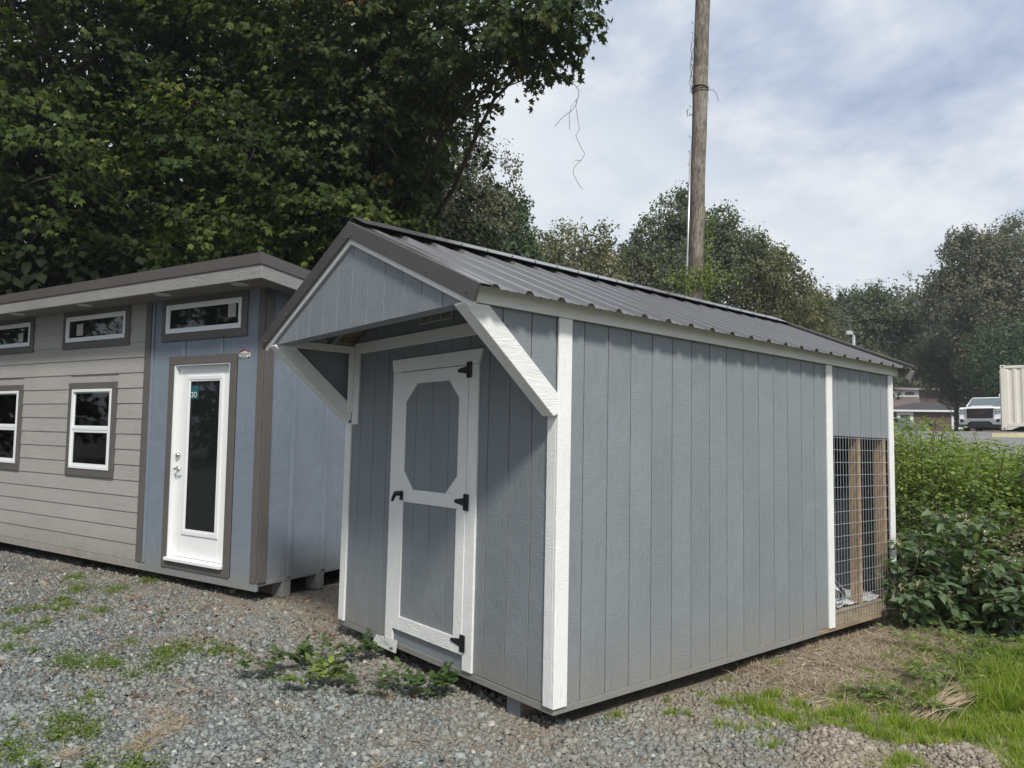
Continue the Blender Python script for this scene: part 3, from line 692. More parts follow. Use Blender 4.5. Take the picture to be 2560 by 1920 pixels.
# wire mesh of the kennel opening and the framing behind it
mesh_ = MB().box(-.012, -.0085, 3.140, 3.1435, .012, 1.546).build('wire_mesh', 'galvanised', shed)
hw = [0.011, .109, .209, .311, .411, .512, .612, .715, .815, .917, 1.018, 1.119, 1.22, 1.325, 1.43, 1.532]
for z in hw: MB().tube([(-.009, 3.141, z), (-.009, 4.214, z)], .0022, 5, True).build('wire', 'galvanised', mesh_)
y = 3.180
while y < 4.20:
    MB().tube([(-.0125, y, .008), (-.0125, y, 1.545)], .0022, 5, True).build('wire', 'galvanised', mesh_); y += .0508
for y0 in (3.655, 4.150): B('stud', 'raw_pine', shed, -.122, -.032, y0, y0 + .042, .1085, 2.16, .002)
B('stud', 'raw_pine', shed, -.122, -.032, 3.08, 3.12, .1085, 2.16, .002)
B('top_plate', 'raw_pine', shed, -.122, -.042, 3.125, 3.65, 1.56, 1.60, .002)
for x0 in (-.62, -1.05, -1.5, -2.0): B('stud', 'raw_pine', shed, x0, x0 + .04, 4.17, 4.2605, .1085, 2.3, .002)

# rolled plastic sheeting lying on the kennel floor
roll = thing('plastic_roll', 'crumpled roll of clear and white plastic sheeting on the kennel floor behind the wire mesh', 'plastic sheet', (-.1, 3.4, .109))
mb = MB(); vs = []; fs = []; ns = 54; ax0 = Vector((0.0, -.08, .098)); axd = Vector((-.42, .62, .04))
for i in range(ns):
    t = i / (ns - 1); a = t * 2 * math.pi * 3.1; r = .022 + .072 * t
    for k_ in range(5):
        u = k_ / 4; p = ax0 + axd * u
        sx = Vector((.83, .56, 0)); sz = Vector((0, 0, 1)); rr = r * (1 + .12 * math.sin(a * 1.7 + k_)) * (1 if k_ else 1.0)
        q_ = p + sx * rr * math.cos(a) + sz * rr * math.sin(a) * .92; q_.z = max(q_.z, .003)
        vs.append(q_)
for i in range(ns - 1):
    for k_ in range(4): fs.append((i * 5 + k_, i * 5 + k_ + 1, (i + 1) * 5 + k_ + 1, (i + 1) * 5 + k_))
o = mb.add(vs, fs).build('rolled_sheet', 'plastic_sheet', roll, 0, True)
md = o.modifiers.new('thick', 'SOLIDIFY'); md.thickness = .003
V = []; n_ = 22
for j in range(n_):
    for i in range(n_):
        u, w_ = i / (n_ - 1), j / (n_ - 1)
        V.append((-.6 + .66 * u, -.12 + .9 * w_, .006 + .03 * abs(math.sin(u * 9 + 3 * math.sin(w_ * 7))) * (.4 + .6 * math.sin(w_ * 5 + u * 4) ** 2)))
F = [(j * n_ + i, j * n_ + i + 1, (j + 1) * n_ + i + 1, (j + 1) * n_ + i) for j in range(n_ - 1) for i in range(n_ - 1)]
soup('loose_sheet', 'plastic_sheet', np.array(V), np.array(F), None, roll, True)

# handwritten price card pinned at an angle under the door casing
card = thing('price_card', 'small white handwritten card pinned askew under the left door casing of the shed', 'sign', (-1.74, -.004, -.018))
MB().prism([(-.138, .030), (-.205, -.047), (.135, -.047), (.152, .045)], 'Y', -.0015, .0).build('card', 'paper_white', card)
ink = MB()
def stroke(pts, w=.003):
    pts = [(x * 1.35 - .02, z * .8 + .006) for x, z in pts]
    for (xa, za), (xb, zb) in zip(pts[:-1], pts[1:]):
        d = Vector((xb - xa, zb - za)); 
        if d.length < 1e-6: continue
        n = Vector((-d.y, d.x)).normalized() * w / 2
        ink.add([(xa - n.x, -.0021, za - n.y), (xb - n.x, -.0021, zb - n.y), (xb + n.x, -.0021, zb + n.y), (xa + n.x, -.0021, za + n.y)], [(0, 1, 2, 3)])
stroke([(-.075, .03), (-.066, .034), (-.062, .022), (-.068, .012)]); stroke([(-.055, .028), (-.045, .03), (-.047, .012)])
stroke([(-.028, .02), (-.036, .008), (-.024, -.004), (-.03, -.024), (-.045, -.026)])
for cx_ in (-.002, .018): stroke([(cx_ + .007 * math.cos(t), -.010 - .3 * cx_ + .017 * math.sin(t)) for t in np.linspace(0, 6.3, 11)])
stroke([(.034, -.002), (.032, -.034)]); stroke([(.045, -.006), (.052, -.014), (.046, -.022), (.038, -.020)])
stroke([(.070, -.012), (.072, -.050), (.086, -.018)])
ink.build('handwriting', 'ink', card)
MB().tube([(-.02, -.0015, .032), (-.02, -.005, .032)], .004, 8).build('pin', 'black_iron', card)
# ------------------------------------------------------------------ the grey and blue cottage on the left (own frame: x = -u along the front, y = depth)
_k = Vector((0.023, 0.007, 0)); _ang = _k.length
HM = Matrix.Rotation(.322, 3, 'Z') @ Matrix.Rotation(_ang, 3, _k.normalized())
cot = thing('cottage_shed', 'tiny grey lap-sided cottage with blue end panel, slanted brown metal roof and white glass door', 'cottage', (-4.055, -.079, .033), HM.to_euler())
UE = 9.4; DE = 3.0
def cb(name, mat, u0, u1, v0, v1, z0, z1, bev=.002, par=None, **kw):
    return B(name, mat, par or cot, -u1, -u0, v0, v1, z0, z1, bev, **kw)
# skirt and floor frame
cb('skirt_board', 'cottage_grey', 3.93, UE, .004, .035, -.075, .008); cb('skirt_board', 'cottage_grey', 1.92, 3.925, .004, .035, -.075, .008)
cb('skirt_board', 'cottage_blue', .0, 1.915, .004, .035, -.075, .008)
B('skirt_board', 'cottage_blue', cot, -.035, -.004, .036, DE, -.03, .008, .002)
for v0 in (.33, .78, 1.9, 2.6): B('skid_end', 'cottage_blue', cot, -.16, -.006, v0, v0 + .11, -.19, -.0305, .004)
for v0 in (.33, 1.35, 2.4): B('skid', 'skid_wood', cot, -UE + .1, -.17, v0, v0 + .12, -.17, -.08, .004)
# wall cores
WH = 2.90
core = MB().box(-UE, -.02, .024, .05, 0, WH)
cb('front_wall', 'cottage_grey', 1.90, UE, .020, .040, .009, WH, 0)
MB().prism([(.02, .009), (DE, .009), (DE, 2.893 - .105 * (DE + .374)), (.02, 2.893 - .105 * .394)], 'X', -.035, -.012).build('side_wall', 'cottage_blue', cot)
B('rear_wall', 'cottage_grey', cot, -UE, -.036, DE - .02, DE, .009, 2.53)
# lap boards, cut round the windows
OPEN = [(2.475, 3.495, .877, 1.986), (4.625, 5.645, .877, 1.986), (6.775, 7.795, .877, 1.986), (2.275, 3.70, 2.402, 2.868), (4.42, 5.845, 2.402, 2.868), (6.57, 7.995, 2.402, 2.868)]
k = 0; z = .012
while z < WH - .02:
    z1 = min(z + .1725, WH - .012)
    cuts = [(1.965, UE)]
    for (a, c, za, zb) in OPEN:
        ov = min(z1, zb) - max(z, za)
        if ov > 0.03:
            nw = []
            for (s, e) in cuts:
                if a < e and c > s: nw += [(s, a), (c, e)]
                else: nw.append((s, e))
            cuts = nw
    for (s, e) in cuts:
        if e - s < .02: continue
        segs = [(s, e)]
        if e - s > 4.5: m_ = s + (e - s) * (.35 + .3 * ((k * 37) % 10) / 10); segs = [(s, m_ - .001), (m_ + .001, e)]
        for s_, e_ in segs:
            MB().prism([(.004, z + .0), (.0195, z + .0), (.0195, z1 + .012), (.0135, z1 + .012)], 'X', -e_, -s_).build('lap_board', 'cottage_grey', cot, .0012)
    z += .1725; k += 1
# blue panel boards of the end bay (16 inch board and batten)
cb('blue_panel', 'cottage_blue', .085, .39, .010, .024, .009, WH); cb('blue_panel', 'cottage_blue', 1.50, 1.868, .010, .024, .009, WH)
cb('blue_panel', 'cottage_blue', .3905, 1.4995, .010, .024, 2.20, WH)
for u in (.636, 1.258): cb('batten', 'cottage_blue', u - .019, u + .019, -.008, .0098, 2.231, 2.395)
cb('batten', 'cottage_blue', 1.80, 1.838, -.008, .0098, .012, 2.86)
for v0 in (.405, .862, 1.32, 1.78, 2.24, 2.7): B('batten', 'cottage_blue', cot, -.0115, .014, v0 - .023, v0 + .023, .010, 2.885 - .105 * (v0 + .40), .002)
cb('divider_trim', 'cottage_trim', 1.865, 1.964, -.006, .019, .010, WH - .005)
cb('corner_trim', 'cottage_trim', .0, .086, -.006, .0098, .004, WH - .005)
B('corner_trim', 'cottage_trim', cot, -.0115, .014, .0105, .115, .004, 2.84, .002)
B('corner_trim', 'cottage_trim', cot, -.0115, .006, DE - .1, DE, .004, 2.885 - .105 * (DE + .38), .002)
def ctrim(u0, u1, z0, z1, w_=.085, par=None, sill=True):
    for bx in ((u0, u0 + w_, z0 + w_, z1 - w_, 'cottage_trim'), (u1 - w_, u1, z0 + w_, z1 - w_, 'cottage_trim'), (u0, u1, z1 - w_ + .0005, z1, 'cottage_trim_x'), (u0, u1, z0, z0 + w_ - .0005, 'cottage_trim_x')):
        cb('window_casing', bx[4], bx[0], bx[1], -.010, .0095 if u0 < 1.8 else .0195, bx[2], bx[3], .002, par)
def frame(u0, u1, z0, z1, w_, d0, d1, par, mat='vinyl_white', nm='window_frame'):
    mb = MB()
    mb.box(-u1, -u0, d0, d1, z0, z0 + w_).box(-u1, -u0, d0, d1, z1 - w_, z1).box(-u0 - w_, -u0, d0, d1, z0 + w_, z1 - w_).box(-u1, -u1 + w_, d0, d1, z0 + w_, z1 - w_)
    return mb.build(nm, mat, par, .002)
def stickers(par, lst):
    for (u0, u1, z0, z1, mt) in lst: B('sticker', mt, par, -u1, -u0, .0278, .0285, z0, z1)
def small_window(u0, u1, z0, z1, st):
    ctrim(u0, u1, z0, z1)
    f = frame(u0 + .083, u1 - .083, z0 + .083, z1 - .075, .030, -.018, .03, cot)
    frame(u0 + .113, u1 - .113, z0 + .113, z1 - .105, .022, -.008, .03, f, nm='sash')
    B('pane', 'window_glass', f, -(u1 - .13), -(u0 + .13), .001, .005, z0 + .13, z1 - .12)
    for (a, c, d, e, mt) in st: B('sticker', mt, f, -c, -a, -.0006, .0004, d, e)
small_window(.257, 1.660, 2.400, 2.866, [(.44, .56, 2.60, 2.74, 'vent_plastic')])
small_window(2.275, 3.70, 2.402, 2.868, [(3.26, 3.40, 2.56, 2.70, 'vent_plastic')])
small_window(4.42, 5.845, 2.402, 2.868, [(4.7, 4.82, 2.55, 2.66, 'vent_plastic')])
small_window(6.57, 7.995, 2.402, 2.868, [])
def big_window(u0, u1, z0, z1):
    ctrim(u0, u1, z0, z1, .088)
    f = frame(u0 + .086, u1 - .086, z0 + .086, z1 - .080, .032, -.018, .04, cot)
    zm = (z0 + z1) / 2 + .008
    for (a, c, dd) in ((z0 + .118, zm - .018, 0), (zm + .020, z1 - .112, .012)):
        sh = frame(u0 + .118, u1 - .118, a, c, .030 if dd == 0 else .018, -.008 + dd, .03, f, nm='sash')
        up = dd > 0
        B('pane', 'clear_pane', sh, -(u1 - .140), -(u0 + .140), -.0005 + dd * .3, .0015 + dd * .3, a + .012, c - .010)
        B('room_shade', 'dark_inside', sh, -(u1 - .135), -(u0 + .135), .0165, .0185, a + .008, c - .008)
        bl = MB(); z_ = a + .02  # pale strips imitating the striped reflection in the panes
        while z_ < c - .02:
            if up or z_ > a + .18: bl.box(-(u1 - .15), -(u0 + .15), .012, .0145, z_, z_ + .013)
            z_ += .026
        bl.build('reflection_strips', 'reflection_pale', sh)
    cb('meeting_rail', 'vinyl_white', u0 + .118, u1 - .118, -.012, .03, zm - .0178, zm + .0195, .002, f)
    return f
f1 = big_window(2.478, 3.494, .879, 1.985); big_window(4.628, 5.644, .879, 1.985); big_window(6.778, 7.794, .879, 1.985)
# pale cloth ribbon seen just inside the upper pane
mb = MB(); pts = [(-3.18, .011, 1.86), (-3.20, .011, 1.74), (-3.235, .011, 1.62), (-3.20, .011, 1.54), (-3.215, .011, 1.48)]
for (a, c) in zip(pts[:-1], pts[1:]): mb.add([(a[0] - .02, .0085, a[2]), (a[0] + .02, .0085, a[2]), (c[0] + .02, .0085, c[2]), (c[0] - .02, .0085, c[2])], [(0, 1, 2, 3)])
mb.build('curtain_edge', 'curtain', f1)
# glass door in a deep jamb
cb('door_casing', 'cottage_trim', .394, .486, -.010, .0098, .009, 2.142); cb('door_casing', 'cottage_trim', 1.405, 1.496, -.010, .0098, .009, 2.142)
cb('door_casing', 'cottage_trim_x', .394, 1.496, -.012, .0098, 2.1425, 2.229); cb('door_casing', 'cottage_trim_x', .4865, 1.4045, -.008, .0098, .009, .085)
cb('door_jamb', 'vinyl_white', 1.392, 1.404, -.004, .09, .12, 2.140, 0); cb('door_jamb', 'vinyl_white', .487, .499, -.004, .09, .12, 2.140, 0); cb('door_jamb', 'vinyl_white', .487, 1.404, -.004, .09, 2.1295, 2.1415, 0)
cb('door_sill', 'vinyl_white', .487, 1.404, -.045, .09, .0855, .119, .004)
cb('door_stop', 'dark_inside', .487, 1.404, .092, .10, .086, 2.14, 0)
d = cb('door', 'door_white', .503, 1.388, .085, .0915, .123, 2.128, .001)
for bx in ((.503, .66, .124, 2.127), (1.235, 1.388, .124, 2.127), (.6605, 1.2345, .124, .372), (.6605, 1.2345, 2.012, 2.127)): cb('door_rail', 'door_white', bx[0], bx[1], .052, .0848, bx[2], bx[3], .002, d)
fr = frame(.650, 1.245, .360, 2.022, .040, .040, .0518, d, 'door_white', 'glass_frame'); frame(.690, 1.205, .400, 1.982, .018, .046, .0515, fr, 'door_white', 'glazing_bead')
cb('pane', 'window_glass', .70, 1.195, .060, .066, .41, 1.972, 0, d)
B('sticker', 'sticker_teal', d, -1.19, -1.07, .0585, .0592, 1.78, 1.92)
tx = bpy.data.curves.new('odl', 'FONT'); tx.body = 'ODL'; tx.size = .075
to = bpy.data.objects.new('tmp', tx); COL.objects.link(to)
bpy.context.view_layer.update()
me = bpy.data.meshes.new_from_object(to.evaluated_get(bpy.context.evaluated_depsgraph_get())); bpy.data.objects.remove(to)
me.materials.clear(); me.materials.append(MATS['vinyl_white'])
# the sticker faces indoors, so its letters read reversed from outside
me.transform(Matrix.Translation((-1.09, .0578, 1.80)) @ Matrix.Rotation(rad(180), 4, 'Z') @ Matrix.Rotation(rad(90), 4, 'X'))
so = bpy.data.objects.new('sticker_text', me); COL.objects.link(so); so.parent = d
MB().tube([(-1.345, .052, 1.18), (-1.345, .020, 1.18)], [.032, .024], 14).build('deadbolt', 'nickel', d, .002, True)
MB().tube([(-1.345, .052, 1.04), (-1.345, .040, 1.04)], .030, 14).tube([(-1.345, .04, 1.04), (-1.345, -.002, 1.04)], .011, 8).tube([(-1.33, -.004, 1.04), (-1.30, -.006, 1.042), (-1.24, 0.0, 1.038)], [.012, .011, .009], 8).build('lever_handle', 'nickel', d, 0, True)
# maker's house-shaped plaque by the door
lg = MB().prism([(-.366, 2.186), (-.208, 2.182), (-.206, 2.238), (-.285, 2.268), (-.366, 2.236)], 'Y', .004, .0098).build('maker_plaque', 'paper_white', cot)
MB().prism([(-.370, 2.226), (-.285, 2.252), (-.206, 2.226), (-.206, 2.240), (-.285, 2.268), (-.370, 2.240)], 'Y', .0025, .0039).build('plaque_roof', 'logo_red', lg)
mb = MB()
for i in range(9): mb.box(-.358 + i * .0158, -.349 + i * .0158, .003, .0039, 2.207 + .003 * (i % 2), 2.224)
for i in range(5): mb.box(-.335 + i * .017, -.325 + i * .017, .003, .0039, 2.189, 2.203)
mb.box(-.366, -.340, .003, .0039, 2.183, 2.191).box(-.236, -.208, .003, .0039, 2.183, 2.191)
mb.build('plaque_lettering', 'logo_dark', lg)
# single-slope roof: soffit, fascias, metal edge
FO, SO = .374, .381
zs = lambda v_: -0.105 * (v_ + FO)   # fall towards the back
def slopebox(name, mat, x0, x1, v0, v1, zt0, zt1, bev=.002):
    vs = [(x0, v0, zt0 + zs(v0)), (x1, v0, zt0 + zs(v0)), (x1, v1, zt0 + zs(v1)), (x0, v1, zt0 + zs(v1)), (x0, v0, zt1 + zs(v0)), (x1, v0, zt1 + zs(v0)), (x1, v1, zt1 + zs(v1)), (x0, v1, zt1 + zs(v1))]
    return MB().add(vs, [(0, 3, 2, 1), (4, 5, 6, 7), (0, 1, 5, 4), (1, 2, 6, 5), (2, 3, 7, 6), (3, 0, 4, 7)]).build(name, mat, cot, bev)
x0, x1 = -UE - .3, SO
slopebox('fascia', 'cottage_fascia', x0, x1, -FO, -FO + .022, 2.850, 2.984)
slopebox('fascia', 'cottage_fascia_side', x1 - .022, x1 - .0005, -FO + .0225, DE + .25, 2.852, 2.984)
slopebox('roof_edge', 'cottage_metal', x0, x1 + .012, -FO - .012, -FO + .02, 2.975, 3.082)
slopebox('roof_edge', 'cottage_metal', x1 - .02, x1 + .0115, -FO + .0205, DE + .26, 2.977, 3.082)
slopebox('roof_sheet', 'cottage_metal', x0, x1 - .021, -FO + .021, DE + .26, 3.04, 3.07, 0)
slopebox('soffit', 'soffit', x0, x1 - .023, -FO + .023, DE + .2, 2.895, 2.905, 0)
scr = MB()
for i in range(9): scr.tube([(.3 - i * 1.1, -FO - .012, 3.045), (.3 - i * 1.1, -FO - .018, 3.045)], .007, 6)
scr.build('screws', 'metal_dark', cot, kind='stuff')
for u in (.15, 1.38, 2.89, 4.44, 5.95, 7.4):
    zz = 2.893 + zs(-.19) 
    MB().tube([(-u, -.19, zz + .001), (-u, -.19, zz - .010)], [.088, .080], 20).build('soffit_light', 'lamp_plastic', cot, .003)
# ------------------------------------------------------------------ trees
def limb_pts(a, b, sag=0.0, wob=.15, n=7):
    a = np.array(a, float); b_ = np.array(b, float); pts = []
    L_ = np.linalg.norm(b_ - a); o1 = RNG.normal(size=3) * wob * L_ * .25
    for i in range(n):
        t = i / (n - 1); p = a * (1 - t) + b_ * t + o1 * math.sin(math.pi * t) + RNG.normal(size=3) * wob * .06 * L_ * (0 < i < n - 1)
        p[2] += sag * L_ * math.sin(math.pi * t); pts.append(tuple(p))
    return pts
def make_tree(name, label, cat, base, lobes, n_cl, per, leaf, mat, tmpl='quad', crad=.35, trunk_r=.22, bark='bark', group=None, droop=.55, dead_twigs=0, limb_r=.08, shell=.62, flat=.35, bias=0.35, twist=.5, face_up=1.0, spikes=0, trunk_to=None, sub=2):
    t = thing(name, label, cat, base, group=group)
    bz = np.array(base)
    mb = MB()
    lob = [np.array(l, float) for l in lobes]
    for k in range(spikes):     # small leaders that break up the outline
        l = lob[RNG.integers(0, len(lobes))]; q = RNG.normal(size=3) * np.array([.7, .7, .35]) + np.array([0, 0, .75]); q /= np.linalg.norm(q)
        f_ = RNG.uniform(.16, .34); lob.append(np.array([*(l[:3] + q * l[3:6] * RNG.uniform(.95, 1.12)), l[3] * f_, l[4] * f_, l[5] * f_ * RNG.uniform(1.2, 2.2)]))
    top = trunk_to if trunk_to is not None else max(lob, key=lambda l: l[2])[:3] 
    top = np.array(top, float)
    fork = bz * .55 + top * .45; fork[:2] = bz[:2] * .75 + top[:2] * .25
    tp = limb_pts(bz - np.array([0, 0, .3]), fork, 0, .08, 6); tp2 = limb_pts(fork, top, 0, .12, 7)
    allp = [tuple(np.array(p) - bz) for p in tp + tp2[1:]]
    nn = len(allp); mb.tube(allp, [trunk_r * (1.15 - .95 * i / (nn - 1)) for i in range(nn)], 9)
    for l in lob[:len(lobes)]:
        st = np.array(tp[3 + RNG.integers(0, 3)]) if l[2] < fork[2] + 1.5 else np.array(tp2[RNG.integers(0, 4)])
        lp = limb_pts(st, l[:3], .06, .2, 7)
        mb.tube([tuple(np.array(p) - bz) for p in lp], [limb_r * (1 - .12 * i) for i in range(7)], 6)
        for k in range(sub):
            e = l[:3] + unit(1)[0] * l[3:6] * .8
            sp = np.array(lp[3 + k % 3]); q = limb_pts(sp, e, .03, .25, 6)
            mb.tube([tuple(np.array(p) - bz) for p in q], [limb_r * .42 * (1 - .15 * i) for i in range(6)], 5)
    for k in range(dead_twigs):
        l = lob[RNG.integers(0, len(lob))]; s0 = l[:3] + unit(1)[0] * l[3:6] * .7; e = s0 + unit(1)[0] * .9 + np.array([0, 0, -.8])
        mb.tube([tuple(np.array(p) - bz) for p in limb_pts(s0, e, -.1, .5, 7)], [.010 * (1 - .1 * i) for i in range(7)], 4)
    mb.build('trunk', bark, t, 0, True)
    area = np.array([(l[3] * l[4] * l[5]) ** (2 / 3) for l in lob]); pr = area / area.sum()
    idx = RNG.choice(len(lob), n_cl, p=pr)
    LB = np.array(lob)[idx]
    d = unit(n_cl); d[:, 2] = d[:, 2] * .9 + bias * .4; d /= np.linalg.norm(d, axis=1, keepdims=True)
    rr = np.where(RNG.random(n_cl) < shell, RNG.uniform(.78, 1.06, n_cl), RNG.uniform(.25, .85, n_cl))
    # lumpy outline
    lump = 1 + .16 * np.sin(d[:, 0] * 5 + idx * 1.7) * np.cos(d[:, 1] * 4.3 + d[:, 2] * 3.7)
    cen = LB[:, :3] + d * LB[:, 3:6] * (rr * lump)[:, None]
    cen[:, 2] = np.maximum(cen[:, 2], bz[2] + .3)
    # each cluster is a drooping spray along a short twig
    out = d * np.array([1, 1, .25]); out += RNG.normal(size=out.shape) * .45; out /= np.linalg.norm(out, axis=1, keepdims=True)
    n = n_cl * per
    ci = np.repeat(np.arange(n_cl), per)
    u = RNG.uniform(-.2, 1, n); lat = np.cross(out, [0, 0, 1.]); lat /= (np.linalg.norm(lat, axis=1, keepdims=True) + 1e-6)
    sc = RNG.uniform(.6, 1.35, n_cl)[ci] * crad
    wdt = RNG.normal(size=n) * .42 * (1.15 - .7 * np.clip(u, 0, 1))
    P = cen[ci] + out[ci] * (u * sc)[:, None] + lat[ci] * (wdt * sc)[:, None]
    P[:, 2] += -.35 * sc * np.clip(u, 0, 1) ** 2 + RNG.normal(size=n) * flat * .45 * sc
    A = out[ci] * (1 - droop) + lat[ci] * (np.sign(wdt) * .35)[:, None] + np.array([0, 0, -1.]) * droop + RNG.normal(size=(n, 3)) * .35
    U = np.array([0, 0, 1.]) * face_up + out[ci] * (1.2 - .7 * face_up) + RNG.normal(size=(n, 3)) * twist
    S = leaf * RNG.uniform(.6, 1.25, n)
    tv, tf = {'quad': (QUAD_V, QUAD_F), 'lobed': (LOBED_V, LOBED_F), 'maple': (MAPLE_V, MAPLE_F), 'oval': (OVAL_V, OVAL_F)}[tmpl]
    rv = np.clip(RNG.normal(size=n) * .17 + RNG.normal(size=n_cl)[ci] * .17 + .42, 0, 1)
    V, F, R_ = scatter(tv, tf, P - bz, A, U, S, rv)
    soup('crown', mat, V, F, R_, t)
    return t

GZ = lambda x, y: gz(x, y) - .05
maples = 'big maples behind the grey cottage'
make_tree('maple_tree', 'dark maple at the far left edge, low boughs over the grey cottage roof', 'tree', (-14.2, -2.0, GZ(-14.2, -2)),
          [(-14.5, -2.5, 8.5, 3.2, 3.2, 3.6), (-12.2, -1.0, 6.0, 2.3, 2.2, 1.6), (-13.6, 0.5, 4.6, 2.2, 2.0, 1.4), (-14.5, -3.2, 5.0, 2.2, 2, 1.6), (-12.4, 0.3, 9.6, 2.2, 2.2, 2.0), (-13.2, -1, 12, 2.8, 2.8, 2.0), (-12.6, -2.8, 3.9, 1.5, 1.5, 1.1)],
          1300, 28, .128, 'maple_leaf', 'maple', .52, .30, flat=.2, twist=.32, face_up=.62, droop=.5, dead_twigs=25, group=maples)
make_tree('maple_tree', 'broad dark maple whose lit leaf sprays hang over the middle of the cottage roof', 'tree', (-11.6, 3.4, GZ(-11.6, 3.4)),
          [(-11.4, 3.0, 8.8, 3.0, 2.8, 3.0), (-9.9, 1.6, 6.3, 1.9, 1.8, 1.4), (-10.5, 2.4, 4.2, 1.9, 1.7, 1.2), (-8.9, 2.9, 5.2, 1.4, 1.3, 1.1), (-9.3, 3.4, 8.2, 1.9, 1.8, 1.6), (-11.0, 1.5, 10.5, 2.5, 2.3, 1.8), (-9.2, 1.2, 4.4, 1.1, 1.1, .8), (-8.4, 3.8, 3.6, 1.3, 1.2, 1.0)],
          1450, 28, .128, 'maple_leaf', 'maple', .50, .32, flat=.2, twist=.32, face_up=.62, droop=.5, dead_twigs=25, group=maples)
make_tree('maple_tree', 'maple behind the shed with a long leafy limb reaching right against the sky', 'tree', (-10.3, 5.0, GZ(-10.3, 5.0)),
          [(-4.40, 4.08, 7.36, 0.5, 0.5, 0.32), (-4.84, 4.03, 7.45, 0.7, 0.7, 0.40), (-5.72, 3.73, 7.6, 0.8, 0.8, 0.45), (-6.82, 3.5, 7.67, 0.9, 0.9, 0.6), (-4.98, 4.05, 8.33, 0.9, 0.9, 0.4), (-5.94, 3.63, 8.74, 1.0, 1.0, 0.6), (-7.79, 3.19, 7.1, 0.95, 0.95, 0.8), (-7.81, 3.92, 7.41, 0.7, 0.7, 0.7), (-8.62, 3.87, 6.31, 0.95, 0.95, 0.8), (-8.47, 4.46, 6.73, 0.65, 0.65, 0.6), (-8.0, 2.8, 8.25, 1.1, 1.1, 1.0), (-8.9, 2.72, 6.53, 1.0, 1.0, 0.9), (-9.23, 3.26, 5.4, 0.9, 0.9, 0.7), (-9.2, 4.08, 5.34, 0.6, 0.6, 0.5), (-7.49, 3.23, 9.63, 1.3, 1.3, 0.8)],
          900, 28, .115, 'maple_leaf_sky', 'lobed', .36, .24, flat=.25, twist=.35, face_up=.65, dead_twigs=14, group=maples, trunk_to=(-8.2, 3.6, 9.5), limb_r=.055, sub=3)
# darker growth behind the maples closes the wood
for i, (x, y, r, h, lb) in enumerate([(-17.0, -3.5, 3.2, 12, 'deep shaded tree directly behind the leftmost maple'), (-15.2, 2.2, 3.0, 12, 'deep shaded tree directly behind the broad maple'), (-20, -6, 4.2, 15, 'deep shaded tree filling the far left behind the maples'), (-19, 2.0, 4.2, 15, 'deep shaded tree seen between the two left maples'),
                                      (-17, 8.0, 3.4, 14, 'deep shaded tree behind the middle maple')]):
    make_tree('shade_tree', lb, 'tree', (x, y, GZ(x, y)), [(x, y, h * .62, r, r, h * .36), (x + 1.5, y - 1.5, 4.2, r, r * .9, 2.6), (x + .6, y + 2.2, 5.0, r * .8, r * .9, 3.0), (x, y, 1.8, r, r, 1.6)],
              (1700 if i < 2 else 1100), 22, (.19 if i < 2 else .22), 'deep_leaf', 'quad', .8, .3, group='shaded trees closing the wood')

bgg = 'background trees beyond the shed'
make_tree('tall_tree', 'tall dark tree right of the maples, brownish and half bare at its left side', 'tree', (-17.4, 11.6, GZ(-17.4, 11.6)),
          [(-17.43, 12.37, 10.33, 1.5, 1.5, 1.9), (-17.22, 11.24, 8.88, 1.8, 1.8, 2.0), (-16.65, 12.03, 8.09, 1.6, 1.6, 1.6), (-19.03, 11.89, 11.38, 1.3, 1.3, 1.6), (-16.89, 10.25, 7.52, 1.8, 1.8, 1.6), (-18.8, 10.4, 6.6, 2.0, 2.0, 2.2)],
          1100, 26, .115, 'far_brown', 'quad', .42, .2, 'bark_grey', dead_twigs=60, group=bgg, spikes=12, flat=.7)
make_tree('vine_covered_tree', 'tree smothered in dark green vine, its tip standing against the sky left of the pole', 'tree', (-16.5, 13.0, GZ(-16.5, 13)),
          [(-16.8, 13.27, 9.22, 0.7, 0.7, 1.2), (-16.31, 12.47, 7.82, 1.2, 1.2, 1.6), (-16.55, 13.52, 9.51, 0.4, 0.4, 0.9), (-15.9, 13.03, 7.29, 0.9, 0.9, 1.2), (-18.05, 13.22, 10.09, 0.6, 0.6, 0.8), (-16, 12.6, 6.2, 1.3, 1.3, 1.2)],
          760, 26, .10, 'vine_green', 'quad', .30, .18, 'bark_grey', dead_twigs=24, group=bgg, spikes=8, flat=.7, droop=.75)
make_tree('olive_tree', 'thin airy olive-green tree just left of the utility pole', 'tree', (-21.8, 21.4, GZ(-21.8, 21.4)),
          [(-23.51, 20.69, 10.69, 1.1, 1.1, 1.0), (-22.46, 21.84, 11.51, 1.0, 1.0, 0.8), (-20.81, 22.38, 10.5, 1.0, 1.0, 1.1), (-21.57, 21.53, 10.09, 1.6, 1.6, 1.1), (-22.33, 20.69, 9.49, 1.6, 1.6, 1.0), (-20.42, 21.46, 9.12, 1.5, 1.5, 1.0)],
          520, 22, .15, 'far_olive', 'quad', .42, .15, 'bark_grey', dead_twigs=10, group=bgg, spikes=10, flat=.9, limb_r=.05, sub=5)
